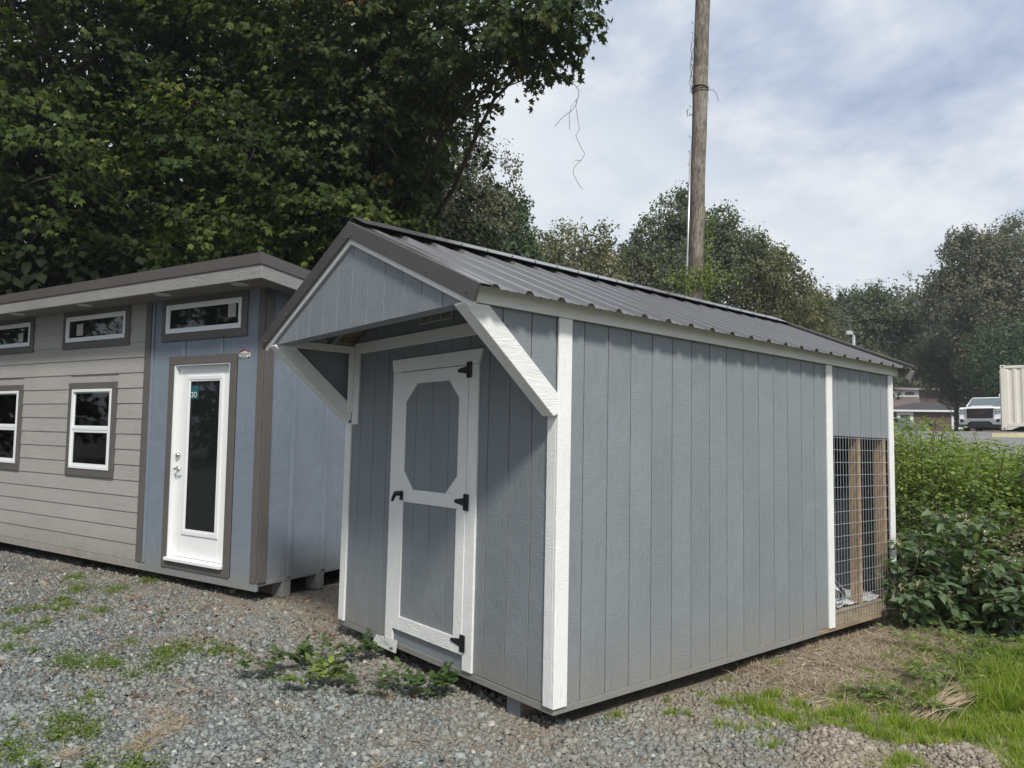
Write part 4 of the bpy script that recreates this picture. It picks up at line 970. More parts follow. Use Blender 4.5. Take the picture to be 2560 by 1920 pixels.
make_tree('leafy_tree', 'dark peaked tree directly behind the utility pole', 'tree', (-19.6, 28.0, GZ(-19.6, 28)),
          [(-20.22, 27.45, 13.02, 1.3, 1.3, 1.6), (-20.95, 26.74, 11.75, 1.5, 1.5, 1.6), (-18.78, 29.25, 12.45, 1.0, 1.0, 1.6), (-19.37, 28.68, 11.39, 2.0, 2.0, 1.8), (-19.62, 27.01, 9.9, 3.0, 3.0, 1.6), (-21.55, 26.19, 10.49, 1.2, 1.2, 1.4), (-18.86, 30.82, 11.69, 1.3, 1.3, 1.3)],
          1500, 26, .15, 'far_green', 'quad', .50, .25, 'bark_grey', group=bgg, spikes=12, flat=.8)
make_tree('olive_tree', 'rounded yellow-green tree just right of the utility pole', 'tree', (-18.8, 31.6, GZ(-18.8, 31.6)),
          [(-18.72, 32.53, 11.76, 1.2, 1.2, 1.1), (-18.21, 33.28, 10.69, 1.6, 1.6, 1.4), (-18.8, 31.1, 10.0, 2.2, 2.2, 1.5), (-19.81, 30.02, 9.12, 2.2, 2.2, 1.4), (-18.38, 34.79, 9.6, 1.8, 1.8, 1.4), (-18.2, 33, 7.6, 3, 3, 1.6)],
          1300, 26, .15, 'far_olive', 'quad', .50, .25, 'bark_grey', group=bgg, spikes=12, flat=.8)
make_tree('brown_bush_tree', 'low brownish tree left of the dark peaked one', 'tree', (-20.6, 24.4, GZ(-20.6, 24.4)),
          [(-20.53, 24.39, 9.61, 1.2, 1.2, 0.9), (-21.06, 23.82, 9.2, 1.2, 1.2, 0.9), (-20.06, 25.05, 8.85, 1.5, 1.5, 1.1), (-23.5, 21.5, 9.4, 2.2, 2, 1.2)], 560, 24, .14, 'far_brown', 'quad', .45, .15, 'bark_grey', group=bgg, spikes=12, flat=.8)
make_tree('leafy_tree', 'domed dark green tree with sky gaps in its crown, middle of the right treeline', 'tree', (-24.2, 57.4, GZ(-24.2, 57.4)),
          [(-24.0, 57.19, 12.7, 2.7, 2.7, 1.7), (-22.78, 58.77, 11.7, 1.8, 1.8, 1.4), (-24.36, 57.14, 11.24, 4.0, 4.0, 2.5), (-25, 56, 8, 4, 4, 3)],
          1500, 24, .22, 'far_green', 'quad', .7, .25, 'bark_grey', group=bgg, spikes=12, flat=.8)
make_tree('leafy_tree', 'bushy green tree behind the right end of the shed ridge', 'tree', (-27.0, 54.6, GZ(-27, 54.6)),
          [(-25.9, 55.3, 11.4, 2.2, 2.2, 1.6), (-27.52, 56.07, 13.2, 1.9, 1.9, 1.8), (-27.65, 53.01, 12.0, 2.3, 2.3, 2.0), (-28, 55, 9.5, 4.5, 4, 3)],
          1300, 24, .22, 'far_green', 'quad', .7, .25, 'bark_grey', group=bgg, spikes=12, flat=.8)
make_tree('leafy_tree', 'shadowed green tree behind the street lamp', 'tree', (-24.5, 50.0, GZ(-24.5, 50)),
          [(-24.5, 50, 8.6, 3.6, 3, 2.6), (-22.8, 51.4, 7.4, 2.4, 2.4, 2.2), (-25.5, 49, 6, 3.6, 3, 2.6)], 900, 24, .20, 'far_brown', 'quad', .6, .2, 'bark_grey', group=bgg, spikes=12, flat=.8)
make_tree('leafy_tree', 'great dull green tree rising behind both far houses', 'tree', (-40.5, 112.5, GZ(-40.5, 112.5)),
          [(-41.48, 113.25, 20.6, 6, 6, 4.0), (-39.42, 116.39, 18.49, 7, 7, 6), (-42.45, 109.7, 18.05, 7, 7, 6), (-38.83, 109.98, 13.09, 7, 7, 5), (-35.88, 113.5, 13.19, 6, 6, 5), (-47, 108, 12, 7, 7, 7)],
          1300, 22, .50, 'far_brown', 'quad', 1.3, .5, 'bark_grey', group=bgg, spikes=12, flat=.8)
make_tree('vine_covered_tree', 'tall vine-hung tree at the right edge leaning left above the truck', 'tree', (-14.6, 60.6, GZ(-14.6, 60.6)),
          [(-16.5, 57.87, 16.7, 1.6, 1.6, 1.8), (-17.4, 58.2, 17.6, 0.9, 0.9, 0.8), (-16.01, 58.68, 15.3, 2.1, 2.1, 2.3), (-14.48, 61.76, 17.3, 1.7, 1.7, 2.2), (-14.35, 60.86, 14.57, 3.0, 3.0, 3.0), (-16.76, 58.22, 12.7, 3.0, 3.0, 2.6), (-15.4, 58.68, 9.59, 3.0, 3.0, 3.0), (-18.2, 57.8, 14.69, 1.4, 1.4, 1.1), (-18.66, 57.41, 13.46, 1.0, 1.0, 0.9), (-13.33, 62.46, 11.62, 4, 4, 4)],
          2500, 24, .20, 'far_brown', 'quad', .6, .4, 'bark_grey', group=bgg, spikes=12, flat=.9, droop=.7, dead_twigs=20)
make_tree('vine_covered_tree', 'dark ivy-clad tree directly behind the white pickup truck', 'tree', (-12.5, 54.6, GZ(-12.5, 54.6)),
          [(-13.2, 53.9, 7.6, 2.4, 2.4, 3.2), (-11.4, 55.2, 6.6, 3.0, 2.4, 3.4), (-9.2, 56.7, 6.4, 3.0, 2.4, 3.4), (-12.0, 53.8, 4.8, 2.0, 2.0, 1.8), (-7, 58, 6, 3, 2.4, 3.4)],
          1500, 26, .17, 'vine_green', 'quad', .55, .3, 'bark_grey', group=bgg, spikes=12, flat=.9, droop=.75)
make_tree('leafy_tree', 'drooping brownish tree hanging over the right end of the brick house roof', 'tree', (-20.4, 65.6, GZ(-20.4, 65.6)),
          [(-20.6, 65.2, 7.9, 2.0, 2.0, 2.0), (-19.3, 66.2, 6.4, 1.7, 1.7, 1.8), (-22.6, 64.4, 9.8, 1.8, 1.8, 1.7), (-19.8, 65.9, 10.4, 2.4, 2.2, 2.2)],
          900, 24, .17, 'far_brown', 'quad', .5, .15, 'bark_grey', group=bgg, spikes=6, flat=.8, droop=.7)
# the lot is ringed by trees behind the photographer too: the cottage panes mirror them
for i, (x, y) in enumerate([(-22, -13), (-18, -19), (-13, -25), (-6, -28), (1.5, -29), (-26, -5)]):
    make_tree('shade_tree', ['tree off to the left beyond the gravel lot', 'tree at the far corner of the gravel lot', 'tree across the gravel lot', 'tree behind the photographer', 'rightmost tree behind the photographer', 'tree past the left end of the cottage'][i], 'tree', (x, y, GZ(x, y)),
              [(x, y, 7.5, 3.6, 3.6, 4.0), (x + 1.5, y + 1, 4.0, 3.4, 3.4, 3.0), (x - 1.5, y - .5, 2.0, 3.4, 3.4, 1.8), (x, y, 10, 2.5, 2.5, 2)], 560, 16, .27, 'deep_leaf', 'quad', .8, .3, group='trees round the gravel lot')

# far wooded rise that closes the horizon between the trunks
n_cl = 1500; V_ = []
cx = RNG.uniform(-125, 35, n_cl); cy = RNG.uniform(122, 150, n_cl)
cz = ground_z(cx, cy) + RNG.uniform(0, 1, n_cl) ** .8 * (11.5 + 2.2 * np.sin(cx * .23) + 1.5 * np.sin(cx * .71 + 1))
ci = np.repeat(np.arange(n_cl), 18); n = len(ci)
P = np.stack([cx, cy, cz], 1)[ci] + RNG.normal(size=(n, 3)) * np.array([1.1, 1.0, .8])
V, F, R_ = scatter(QUAD_V, QUAD_F, P, unit(n), unit(n), np.full(n, .95) * RNG.uniform(.6, 1.3, n), np.clip(RNG.normal(size=n) * .15 + RNG.normal(size=n_cl)[ci] * .2 + .42, 0, 1))
tag(soup('far_woods', 'far_green', V, F, R_), 'distant mixed wood closing the view behind the houses', 'woods', kind='stuff')

# bare vine hanging from the maple limb
hv = thing('hanging_vine', 'thin bare vine dangling from the maple limb against the sky', 'vine', (-5.0, 4.94, 7.3))
RV = Vector((.643, .766, .022)); UV = Vector((0, 0, 1))
def hp(px, py, d=0.0): # screen-measured outline turned into metres at the limb: 1 px = 6.3 mm
    return RV * ((px - 1430) * .0063) + UV * (-(py - 180) * .0063) + Vector((-.764, .639, 0)) * d
mb = MB()
for pts, r in (([(1425, 120), (1434, 185), (1432, 210), (1448, 232), (1446, 250), (1440, 262)], .005), ([(1440, 258), (1428, 275), (1424, 300), (1426, 332)], .0038),
               ([(1444, 262), (1432, 282), (1408, 300), (1388, 324)], .0038), ([(1442, 255), (1440, 275), (1446, 310), (1450, 330), (1441, 350), (1452, 372), (1464, 396), (1455, 412), (1438, 430), (1436, 445), (1448, 468), (1460, 486)], .0038),
               ([(1455, 412), (1440, 412)], .004), ([(1432, 210), (1424, 212)], .004), ([(1440, 225), (1448, 219)], .004)):
    mb.tube([hp(a, c, .02 * math.sin(a * .3)) for a, c in pts], r, 5)
mb.build('stem', 'twig', hv)
for dx, dy, ln in ((-290, 20, .75), (-40, -90, .5)):
    MB().tube([hp(1430 + dx, 190 + dy), hp(1431 + dx, 190 + dy + ln * 90)], .004, 4).build('stem', 'twig', hv)

# ------------------------------------------------------------------ utility pole
pb = gz(-6.35, 8.7)
pole = thing('utility_pole', 'weathered wooden utility pole with a grey conduit up its left side and tangled wires', 'utility pole', (-5.98, 9.13, pb))
def pp(z, off=0.0, r=0.0): # axis of the leaning pole
    t = (z - 4.33) / 5.95
    return Vector((-5.738 + .396 * t + RV.x * off, 9.135 - .293 * t + RV.y * off, z))
zz = [pb - .4, 2.0, 4.33, 7.0, 10.28, 14.0]
loc = pole.location
mb = MB(); rr_ = []
pts = []
for i in range(29):
    z = pb - .4 + (14 - pb + .4) * i / 28; p = pp(z) - loc
    pts.append(p + Vector((.006 * math.sin(i * 1.3), .006 * math.cos(i * 2.1), 0))); rr_.append(.153 - .0008 * z)
mb.tube(pts, rr_, 20).build('pole', 'pole_wood', pole, 0, True)
MB().tube([pp(z, -.185 + .004 * z) - loc for z in (pb, 2, 4.3, 5.2, 5.24, 7.3)], [.028] * 4 + [.022] * 2, 8).build('conduit', 'galvanised', pole, 0, True)
MB().tube([pp(z, .178 - .004 * z) - loc for z in (pb, 2, 4.3, 6.2)], .010, 6).build('ground_wire', 'wire_rust', pole)
for z in (4.9, 5.25, 6.9): MB().tube([pp(z, -.2 + .004 * z) - loc, pp(z, -.1, 0) - loc], .012, 5).build('clamp', 'black_iron', pole)
mb = MB()
for k in range(6):
    z0 = 8.46 + .018 * k; r = .158
    mb.tube([pp(z0 + .03 * math.sin(a + k)) - loc + Vector((math.cos(a) * r, math.sin(a) * r, 0)) for a in np.linspace(0, 2 * math.pi, 17)], .006, 4)
mb.tube([pp(8.5, .15) - loc, pp(8.52, .24) - loc, pp(8.44, .32) - loc, pp(8.30, .37) - loc], .006, 4)
mb.tube([pp(8.5, .15) - loc, pp(8.6, .18) - loc, pp(8.58, .14) - loc], .005, 4); mb.tube([pp(8.45, .15) - loc, pp(8.25, .18) - loc], .005, 4)
mb.build('wire_coil', 'wire_rust', pole)
mb = MB()
for k in range(3):
    pts = [pp(8.45 + .1 * i, -.17 - .03 * math.sin(i * 1.9 + k * 2) - .012 * k) - loc for i in range(10 + k)]
    mb.tube(pts, .006, 4)
for z in (7.0, 7.25, 7.55, 8.0, 8.15, 8.75, 8.95, 9.1, 9.6, 9.8): mb.tube([pp(z, -.16) - loc, pp(z + .04, -.21) - loc, pp(z + .05, -.19) - loc], .006, 4)
mb.tube([pp(8.02, -.14) - loc, pp(7.98, -.24) - loc, pp(8.10, -.25) - loc, pp(8.12, -.22) - loc], .009, 5)
mb.build('wire_bundle', 'wire_rust', pole)
vn = thing('pole_vine', 'fresh green trumpet vine wrapped round the foot of the utility pole above the roof', 'vine', (pp(4.3).x, pp(4.3).y, pb))
n = 900; z = RNG.choice([0, 1, 2], n, p=[.55, .25, .2]); a = RNG.uniform(0, 2 * math.pi, n)
zz_ = np.where(z == 0, RNG.normal(4.75, .11, n), np.where(z == 1, RNG.uniform(4.1, 6.0, n), RNG.uniform(3.5, 4.9, n)))
side = np.where(z == 0, RNG.normal(-.02, .32, n), np.where(z == 1, RNG.normal(.21, .05, n), RNG.normal(-.22, .08, n)))
P = np.array([tuple(pp(float(zq), float(sd), 0) + Vector((.764, -.639, 0)) * (.19 + .06 * math.sin(sd * 20))) for zq, sd in zip(zz_, side)]) + RNG.normal(size=(n, 3)) * .03
V, F, R_ = scatter(LANCE_V, LANCE_F, P - np.array(vn.location), RNG.normal(size=(n, 3)) + np.array([0, 0, -.6]), unit(n) + np.array([0, 0, 1.]), RNG.uniform(.05, .10, n), np.clip(RNG.normal(.6, .25, n), 0, 1))
soup('leaves', 'weed_leaf', V, F, R_, vn)
MB().tube([pp(zq, .19 + .03 * math.sin(zq * 5)) - vn.location + Vector((.09, -.08, 0)) for zq in np.linspace(pb, 6.0, 14)], .007, 5).build('stem', 'stem_green', vn)

# ------------------------------------------------------------------ street lamp far behind
lx, ly = -17.8, 41.9; lz = gz(lx, ly)
lamp = thing('street_lamp', 'small box-headed area light on a grey pole behind the right end of the roof', 'street lamp', (lx, ly, lz))
MB().tube([(0, 0, -.3), (0, 0, 8.55 - lz)], [.11, .085], 10).build('pole', 'galvanised', lamp, 0, True)
a_ = Vector((-.643, -.766, 0))
MB().tube([Vector((0, 0, 8.5 - lz)), a_ * .12 + Vector((0, 0, 8.75 - lz)), a_ * .25 + Vector((0, 0, 8.8 - lz))], .05, 8).build('arm', 'galvanised', lamp)
b_ = MB(); c_ = a_ * .28 + Vector((0, 0, 8.72 - lz)); s_ = Vector((.639, -.766, 0)) * .12
q1 = [c_ - a_ * .17 - s_, c_ + a_ * .17 - s_, c_ + a_ * .17 + s_, c_ - a_ * .17 + s_]
b_.add([p + Vector((0, 0, -.12)) for p in q1] + [p + Vector((0, 0, .12)) for p in q1], [(0, 3, 2, 1), (4, 5, 6, 7), (0, 1, 5, 4), (1, 2, 6, 5), (2, 3, 7, 6), (3, 0, 4, 7)])
b_.build('lamp_head', 'galvanised', lamp, .02)

# ------------------------------------------------------------------ far houses
def yawed(x, y, yaw): return (0, 0, yaw)
bh = thing('brick_house', 'single-storey brick house with dark hipped roof and white eaves beyond the lot', 'house', (-29.6, 82.7, gz(-29.6, 82.7)), (0, 0, rad(37)))
Hh = 2.75
MB().box(-3.3, 12, 0, 8, -.5, Hh).build('brick_wall', 'brick_far', bh)
MB().box(-9.5, -3.3, 1.4, 8, -.5, Hh).build('porch_wall', 'brick_far', bh)
def winB(par, x, z0, z1, w, y, dbl=True, tr=.22):
    f = MB().box(x - w / 2 - tr, x + w / 2 + tr, y - .06, y - .001, z0 - tr, z1 + tr).build('window_frame', 'white_house_trim', par)
    B('sash_bar', 'white_house_trim', f, x - w / 2, x + w / 2, y - .09, y - .0815, (z0 + z1) / 2 - .05, (z0 + z1) / 2 + .05)
    B('pane', 'window_glass', f, x - w / 2, x + w / 2, y - .08, y - .061, z0, z1)
winB(bh, -1.55, 1.0, 2.35, .95, 0, True, .34); winB(bh, 3.9, 1.1, 2.4, 1.3, 0)
MB().box(-9.2, -4.2, 1.33, 1.399, .2, 2.4).build('porch_screen', 'white_house_trim', bh)
def hip(par, x0, x1, y0, y1, z, rise, inset, mat, name='roof'):
    vs = [(x0, y0, z), (x1, y0, z), (x1, y1, z), (x0, y1, z), (x0 + inset, (y0 + y1) / 2, z + rise), (x1 - inset, (y0 + y1) / 2, z + rise)]
    return MB().add(vs, [(0, 1, 5, 4), (1, 2, 5), (2, 3, 4, 5), (3, 0, 4), (3, 2, 1, 0)]).build(name, mat, par)
hip(bh, -3.8, 12.5, -.5, 8.5, Hh + .15, 1.05, 4.2, 'shingle_dark'); hip(bh, -10, -2.4, .9, 8.5, Hh + .10, .95, 3.4, 'shingle_dark')
B('eave_board', 'white_house_trim', bh, -3.8, 12.5, -.5, -.42, Hh - .05, Hh + .15); B('eave_board', 'white_house_trim', bh, -10, -3.8, .9, .98, Hh - .10, Hh + .10); B('eave_board', 'white_house_trim', bh, -3.8, -3.72, -.42, .9, Hh - .05, Hh + .15)
h2z = gz(-34, 91)
h2 = thing('brown_house', 'brown two-level house with a strip of small upper windows behind the brick house', 'house', (-37.2, 97.2, h2z), (0, 0, rad(37)))
MB().box(-6, 1.9, 0, 7, -.5, 9.75 - h2z).build('upper_wall', 'white_house_trim', h2)
MB().box(1.9, 7, .3, 7, -.5, 9.45 - h2z).build('side_wall', 'brick_far', h2)
MB().add([(-6, -2.2, 7.0 - h2z), (1.8, -2.2, 7.0 - h2z), (1.8, -.01, 8.75 - h2z), (-6, -.01, 8.75 - h2z), (-6, -2.2, 6.8 - h2z), (1.8, -2.2, 6.8 - h2z), (1.8, -.01, 8.55 - h2z), (-6, -.01, 8.55 - h2z)], [(0, 1, 2, 3), (7, 6, 5, 4), (0, 4, 5, 1), (1, 5, 6, 2), (0, 3, 7, 4)]).build('lower_roof', 'shingle_brown', h2)
for x in (-2.2, .8): B('pane', 'window_glass', h2, x - .5, x + .5, -.05, -.001, 8.95 - h2z, 9.35 - h2z)
MB().add([(-6.5, -.6, 9.75 - h2z), (7.5, -.6, 9.5 - h2z), (7.5, 7.5, 9.5 - h2z), (-6.5, 7.5, 9.75 - h2z), (-6.5, 3, 10.4 - h2z), (7.5, 3, 10.0 - h2z)], [(0, 1, 5, 4), (4, 5, 2, 3), (0, 4, 3), (1, 2, 5), (3, 2, 1, 0)]).build('roof', 'shingle_brown', h2)
B('eave_board', 'white_house_trim', h2, .2, 2.2, -2.3, -2.2, 6.85 - h2z, 7.05 - h2z)

# ------------------------------------------------------------------ shipping container
cz_ = gz(-6.89, 30.99)
CY = rad(17)
ct = thing('shipping_container', 'cream corrugated shipping container cut off by the right edge', 'container', (-6.89, 30.99, 2.43), (0, 0, CY))
for x in (0.0, 5.9): B('corner_post', 'container_paint', ct, x, x + .16, 0, .16, .0, 2.59, .01); B('corner_post', 'container_paint', ct, x, x + .16, 2.28, 2.44, 0, 2.59, .01)
B('top_rail', 'container_paint', ct, .161, 5.899, .01, .08, 2.47, 2.57); B('bottom_rail', 'container_paint', ct, .161, 5.899, .01, .08, .14, .27); B('roof', 'container_paint', ct, .161, 5.899, .081, 2.43, 2.52, 2.55); B('end_wall', 'container_paint', ct, .02, .05, .17, 2.27, .14, 2.5)
vs = []; x = .161; n = 0; pf = []
while x < 5.7:
    for dx, y in ((0, .03), (.07, .03), (.14, .066), (.21, .066)): pf.append((x + dx, y))
    x += .28
MB().add([(a, c, .27) for a, c in pf] + [(a, c, 2.47) for a, c in pf], [(i, i + 1, len(pf) + i + 1, len(pf) + i) for i in range(len(pf) - 1)]).build('corrugated_wall', 'container_paint', ct)
for x, z in ((0.0, 0.0), (0.0, 2.47)):
    B('corner_casting', 'container_paint', ct, x - .006, x + .17, -.006, .172, z - .004, z + .124, .008); B('casting_hole', 'dark_inside', ct, x + .05, x + .11, -.0085, -.0062, z + .03, z + .09, .002)
MB().prism([(.18, .0), (.30, .0), (.62, .14), (.18, .14)], 'Y', .02, .07).build('gusset', 'container_paint', ct)
MB().prism([(1.25, .0), (1.40, .0), (1.56, .14), (1.09, .14)], 'Y', .02, .07).build('gusset', 'container_paint', ct)
B('underside', 'dark_inside', ct, .2, 5.8, .3, 2.2, -.3, .138)
# ------------------------------------------------------------------ white pickup truck (x forward, y left)
tx_, ty_ = -11.2, 42.3
trk = thing('pickup_truck', 'white pickup truck with black grille and chrome bumper parked facing the shed', 'pickup truck', (tx_, ty_, gz(tx_, ty_) + .03), (0, 0, rad(-83)))
def quadbox(mb, x0, x1, w0, w1, z0, z1, xt0=None, xt1=None):
    """box with its own top length and width"""
    xt0 = x0 if xt0 is None else xt0; xt1 = x1 if xt1 is None else xt1
    return mb.add([(x0, -w0, z0), (x1, -w0, z0), (x1, w0, z0), (x0, w0, z0), (xt0, -w1, z1), (xt1, -w1, z1), (xt1, w1, z1), (xt0, w1, z1)],
                  [(0, 3, 2, 1), (4, 5, 6, 7), (0, 1, 5, 4), (1, 2, 6, 5), (2, 3, 7, 6), (3, 0, 4, 7)])
mb = MB()
mb.prism([(-5.7, .62), (-4.75, .62), (-4.65, .95), (-4.4, 1.05), (-4.15, .95), (-4.05, .55), (-1.5, .50), (-1.42, .9), (-1.15, 1.03), (-.85, .95), (-.72, .62), (-.05, .50), (.0, .70), (-.02, 1.25), (-.12, 1.32), (-1.35, 1.40), (-5.7, 1.40)], 'Y', -.99, .99)
bd = mb.build('body', 'car_white', trk, .03)
quadbox(MB(), -3.9, -1.30, .93, .76, 1.4005, 1.98, -3.65, -2.1).build('cabin', 'car_white', trk, .05)
MB().add([(-1.33, -.86, 1.425), (-1.33, .86, 1.425), (-2.05, .72, 1.945), (-2.05, -.72, 1.945)], [(0, 1, 2, 3)]).build('windscreen', 'car_glass', trk)
for sg in (-1, 1):
    MB().add([(-1.75, sg * .932, 1.46), (-3.7, sg * .932, 1.46), (-3.55, sg * .76, 1.87), (-2.2, sg * .76, 1.87)], [(0, 1, 2, 3)]).build('side_window', 'car_glass', trk)
    B('mirror', 'black_plastic', trk, -1.75, -1.60, sg * 1.02, sg * 1.26, 1.40, 1.64, .03)
    for x in (-1.12, -4.4):
        w = MB().tube([(x, sg * .995, .42), (x, sg * .75, .42)], .42, 20).build('wheel', 'tyre', trk, .02); MB().tube([(x, sg * 1.0, .42), (x, sg * .97, .42)], .24, 12).build('rim', 'chrome', w)
    hl = B('headlamp', 'headlamp', trk, -.10, .035, sg * .66, sg * .97, .98, 1.24, .03)
    for dz in (1.03, 1.11, 1.19): B('lamp_lens', 'chrome', hl, .036, .045, sg * .76, sg * .88, dz - .025, dz + .025, .006)
    B('bumper_pocket', 'black_plastic', trk, .075, .082, sg * .76, sg * .92, .50, .66)
    MB().prism([(sg * .66, .69), (sg * .71, 1.27), (sg * .645, 1.27), (sg * .60, .69)][::sg], 'X', .02, .05).build('grille_surround', 'chrome', trk)
    MB().tube([(-1.45, sg * .90, 1.45), (-2.1, sg * .735, 1.92)], .035, 6).build('pillar', 'car_white', trk)
g_ = B('grille', 'black_plastic', trk, .0, .03, -.63, .63, .70, 1.26, .01)
for z in (.78, .88, .98, 1.08, 1.18): B('grille_bar', 'tyre', g_, .031, .045, -.61, .61, z - .012, z + .012)
tx = bpy.data.curves.new('badge', 'FONT'); tx.body = 'GMC'; tx.size = .18; tx.extrude = .006; tx.align_x = 'CENTER'
to = bpy.data.objects.new('tmp', tx); COL.objects.link(to); bpy.context.view_layer.update()
me = bpy.data.meshes.new_from_object(to.evaluated_get(bpy.context.evaluated_depsgraph_get())); bpy.data.objects.remove(to)
me.materials.clear(); me.materials.append(MATS['badge_red'])
me.transform(Matrix.Translation((.052, 0, .96)) @ Matrix.Rotation(rad(90), 4, 'Z') @ Matrix.Rotation(rad(90), 4, 'X') @ Matrix.Scale(1.25, 4, (1, 0, 0)))
bo = bpy.data.objects.new('badge', me); COL.objects.link(bo); bo.parent = g_
MB().prism([(-.98, .38), (-.62, .37), (-.44, .55), (.44, .55), (.62, .37), (.98, .38), (.99, .72), (.68, .66), (.56, .70), (-.56, .70), (-.68, .66), (-.99, .72)], 'X', -.25, .075).build('bumper', 'chrome', trk, .015)
B('air_dam', 'black_plastic', trk, -.3, .04, -.85, .85, .20, .38, .02); B('lower_intake', 'black_plastic', trk, -.1, .06, -.46, .46, .36, .545, .01); B('underbody', 'black_plastic', trk, -5.4, -.3, -.7, .7, .22, .6)
B('hood_scoop', 'black_plastic', trk, -.62, -.55, -.42, -.02, 1.365, 1.385); B('hood_scoop', 'black_plastic', trk, -.62, -.55, .02, .42, 1.365, 1.385)
quadbox(MB(), -1.25, -.45, .55, .48, 1.355, 1.42).build('hood_bulge', 'car_white', trk, .03)
rk = MB()
for x in (-2.3, -2.75, -3.3): rk.box(x, x + .06, -.66, .66, 1.97, 2.03)
for y in (-.66, .62): rk.box(-3.4, -2.25, y, y + .04, 1.95, 2.07)
rk.build('roof_rack', 'black_plastic', trk)
B('beacon_box', 'white_house_trim', trk, -4.2, -3.9, .25, .7, 1.95, 2.30, .03)

# ------------------------------------------------------------------ white car
cx_, cy_ = -24.5, 64.5
car = thing('parked_car', 'white passenger car seen between the shed corner and the brick house', 'car', (cx_, cy_, gz(cx_, cy_) + .03), (0, 0, rad(-8)))
MB().prism([(-2.2, .35), (-1.75, .3), (-1.65, .6), (-1.35, .7), (-1.05, .6), (-.95, .25), (.95, .25), (1.05, .6), (1.35, .7), (1.65, .6), (1.75, .3), (2.2, .35), (2.25, .7), (2.05, .88), (1.0, 1.0), (-1.9, 1.02), (-2.2, .9)], 'Y', -.88, .88).build('body', 'car_white', car, .05)
quadbox(MB(), -1.9, 1.05, .82, .62, 1.005, 1.52, -1.3, .25).build('cabin', 'car_white', car, .06)
for sg in (-1, 1):
    MB().add([(-1.6, sg * .80, 1.06), (-.35, sg * .80, 1.06), (-.35, sg * .655, 1.46), (-1.15, sg * .655, 1.46)], [(0, 1, 2, 3)]).build('side_window', 'black_plastic', car)
    MB().add([(-.27, sg * .80, 1.06), (.82, sg * .80, 1.06), (.18, sg * .655, 1.46), (-.27, sg * .655, 1.46)], [(0, 1, 2, 3)]).build('side_window', 'black_plastic', car)
    for x in (-1.35, 1.35):
        w = MB().tube([(x, sg * .885, .33), (x, sg * .68, .33)], .33, 18).build('wheel', 'tyre', car); MB().tube([(x, sg * .89, .33), (x, sg * .87, .33)], .20, 12).build('rim', 'chrome', w)
    B('headlamp', 'headlamp', car, 2.1, 2.24, sg * .5, sg * .82, .66, .80, .02)
MB().add([(1.03, -.74, 1.04), (1.03, .74, 1.04), (.33, .60, 1.48), (.33, -.60, 1.48)], [(0, 1, 2, 3)]).build('windscreen', 'car_glass', car)
B('grille', 'black_plastic', car, 2.2, 2.27, -.45, .45, .42, .66, .02)

# ------------------------------------------------------------------ a worker bending over in a hi-vis top, far off
qx, qy = -20.95, 62.1
per = thing('person', 'person in a yellow-green hi-vis top and dark trousers bending forward by the brick house', 'person', (qx, qy, gz(qx, qy)), (0, 0, rad(200)))
me = bpy.data.meshes.new('person_body')
J = [(0, 0, .98), (.16, 0, 1.18), (.38, 0, 1.36), (.50, 0, 1.43), (.62, .0, 1.46), (.70, 0, 1.44),
     (0.0, .11, .92), (.06, .13, .50), (-.04, .14, .09), (.10, .15, .04), (0.0, -.11, .92), (.10, -.13, .50), (.02, -.14, .09), (.16, -.15, .04),
     (.42, .19, 1.32), (.50, .25, 1.06), (.66, .20, .86), (.70, .18, .80), (.42, -.19, 1.32), (.52, -.25, 1.06), (.68, -.18, .88), (.72, -.16, .82)]
Ed = [(0, 1), (1, 2), (2, 3), (3, 4), (4, 5), (0, 6), (6, 7), (7, 8), (8, 9), (0, 10), (10, 11), (11, 12), (12, 13), (2, 14), (14, 15), (15, 16), (16, 17), (2, 18), (18, 19), (19, 20), (20, 21)]
Rr = [.15, .15, .16, .07, .10, .09, .10, .07, .045, .04, .10, .07, .045, .04, .075, .05, .035, .035, .075, .05, .035, .035]
me.from_pydata(J, Ed, [])
for mm in ('cloth_dark', 'hi_vis', 'skin'): me.materials.append(MATS[mm])
po = bpy.data.objects.new('tmp', me); COL.objects.link(po)
md = po.modifiers.new('s', 'SKIN')
for i, r in enumerate(Rr): me.skin_vertices[0].data[i].radius = (r, r)
me.skin_vertices[0].data[0].use_root = True
sd = po.modifiers.new('d', 'SUBSURF'); sd.levels = 1; sd.render_levels = 1
bpy.context.view_layer.update()
m2 = bpy.data.meshes.new_from_object(po.evaluated_get(bpy.context.evaluated_depsgraph_get())); bpy.data.objects.remove(po)
m2.name = 'body'
while len(m2.materials) < 3: m2.materials.append(None)
for i, k in enumerate(('cloth_dark', 'hi_vis', 'skin')): m2.materials[i] = MATS[k]
for p in m2.polygons:
    c = p.center
    p.material_index = 0 if c.z < 1.02 and c.x < .3 else (2 if c.x > .53 or (c.x > .45 and c.z < 1.1) else 1)
pb_ = bpy.data.objects.new('body', m2); COL.objects.link(pb_); pb_.parent = per
MB().tube([(.56, 0, 1.53), (.64, 0, 1.56), (.70, 0, 1.53)], [.085, .10, .06], 10).build('hair', 'hair_dark', per, 0, True)

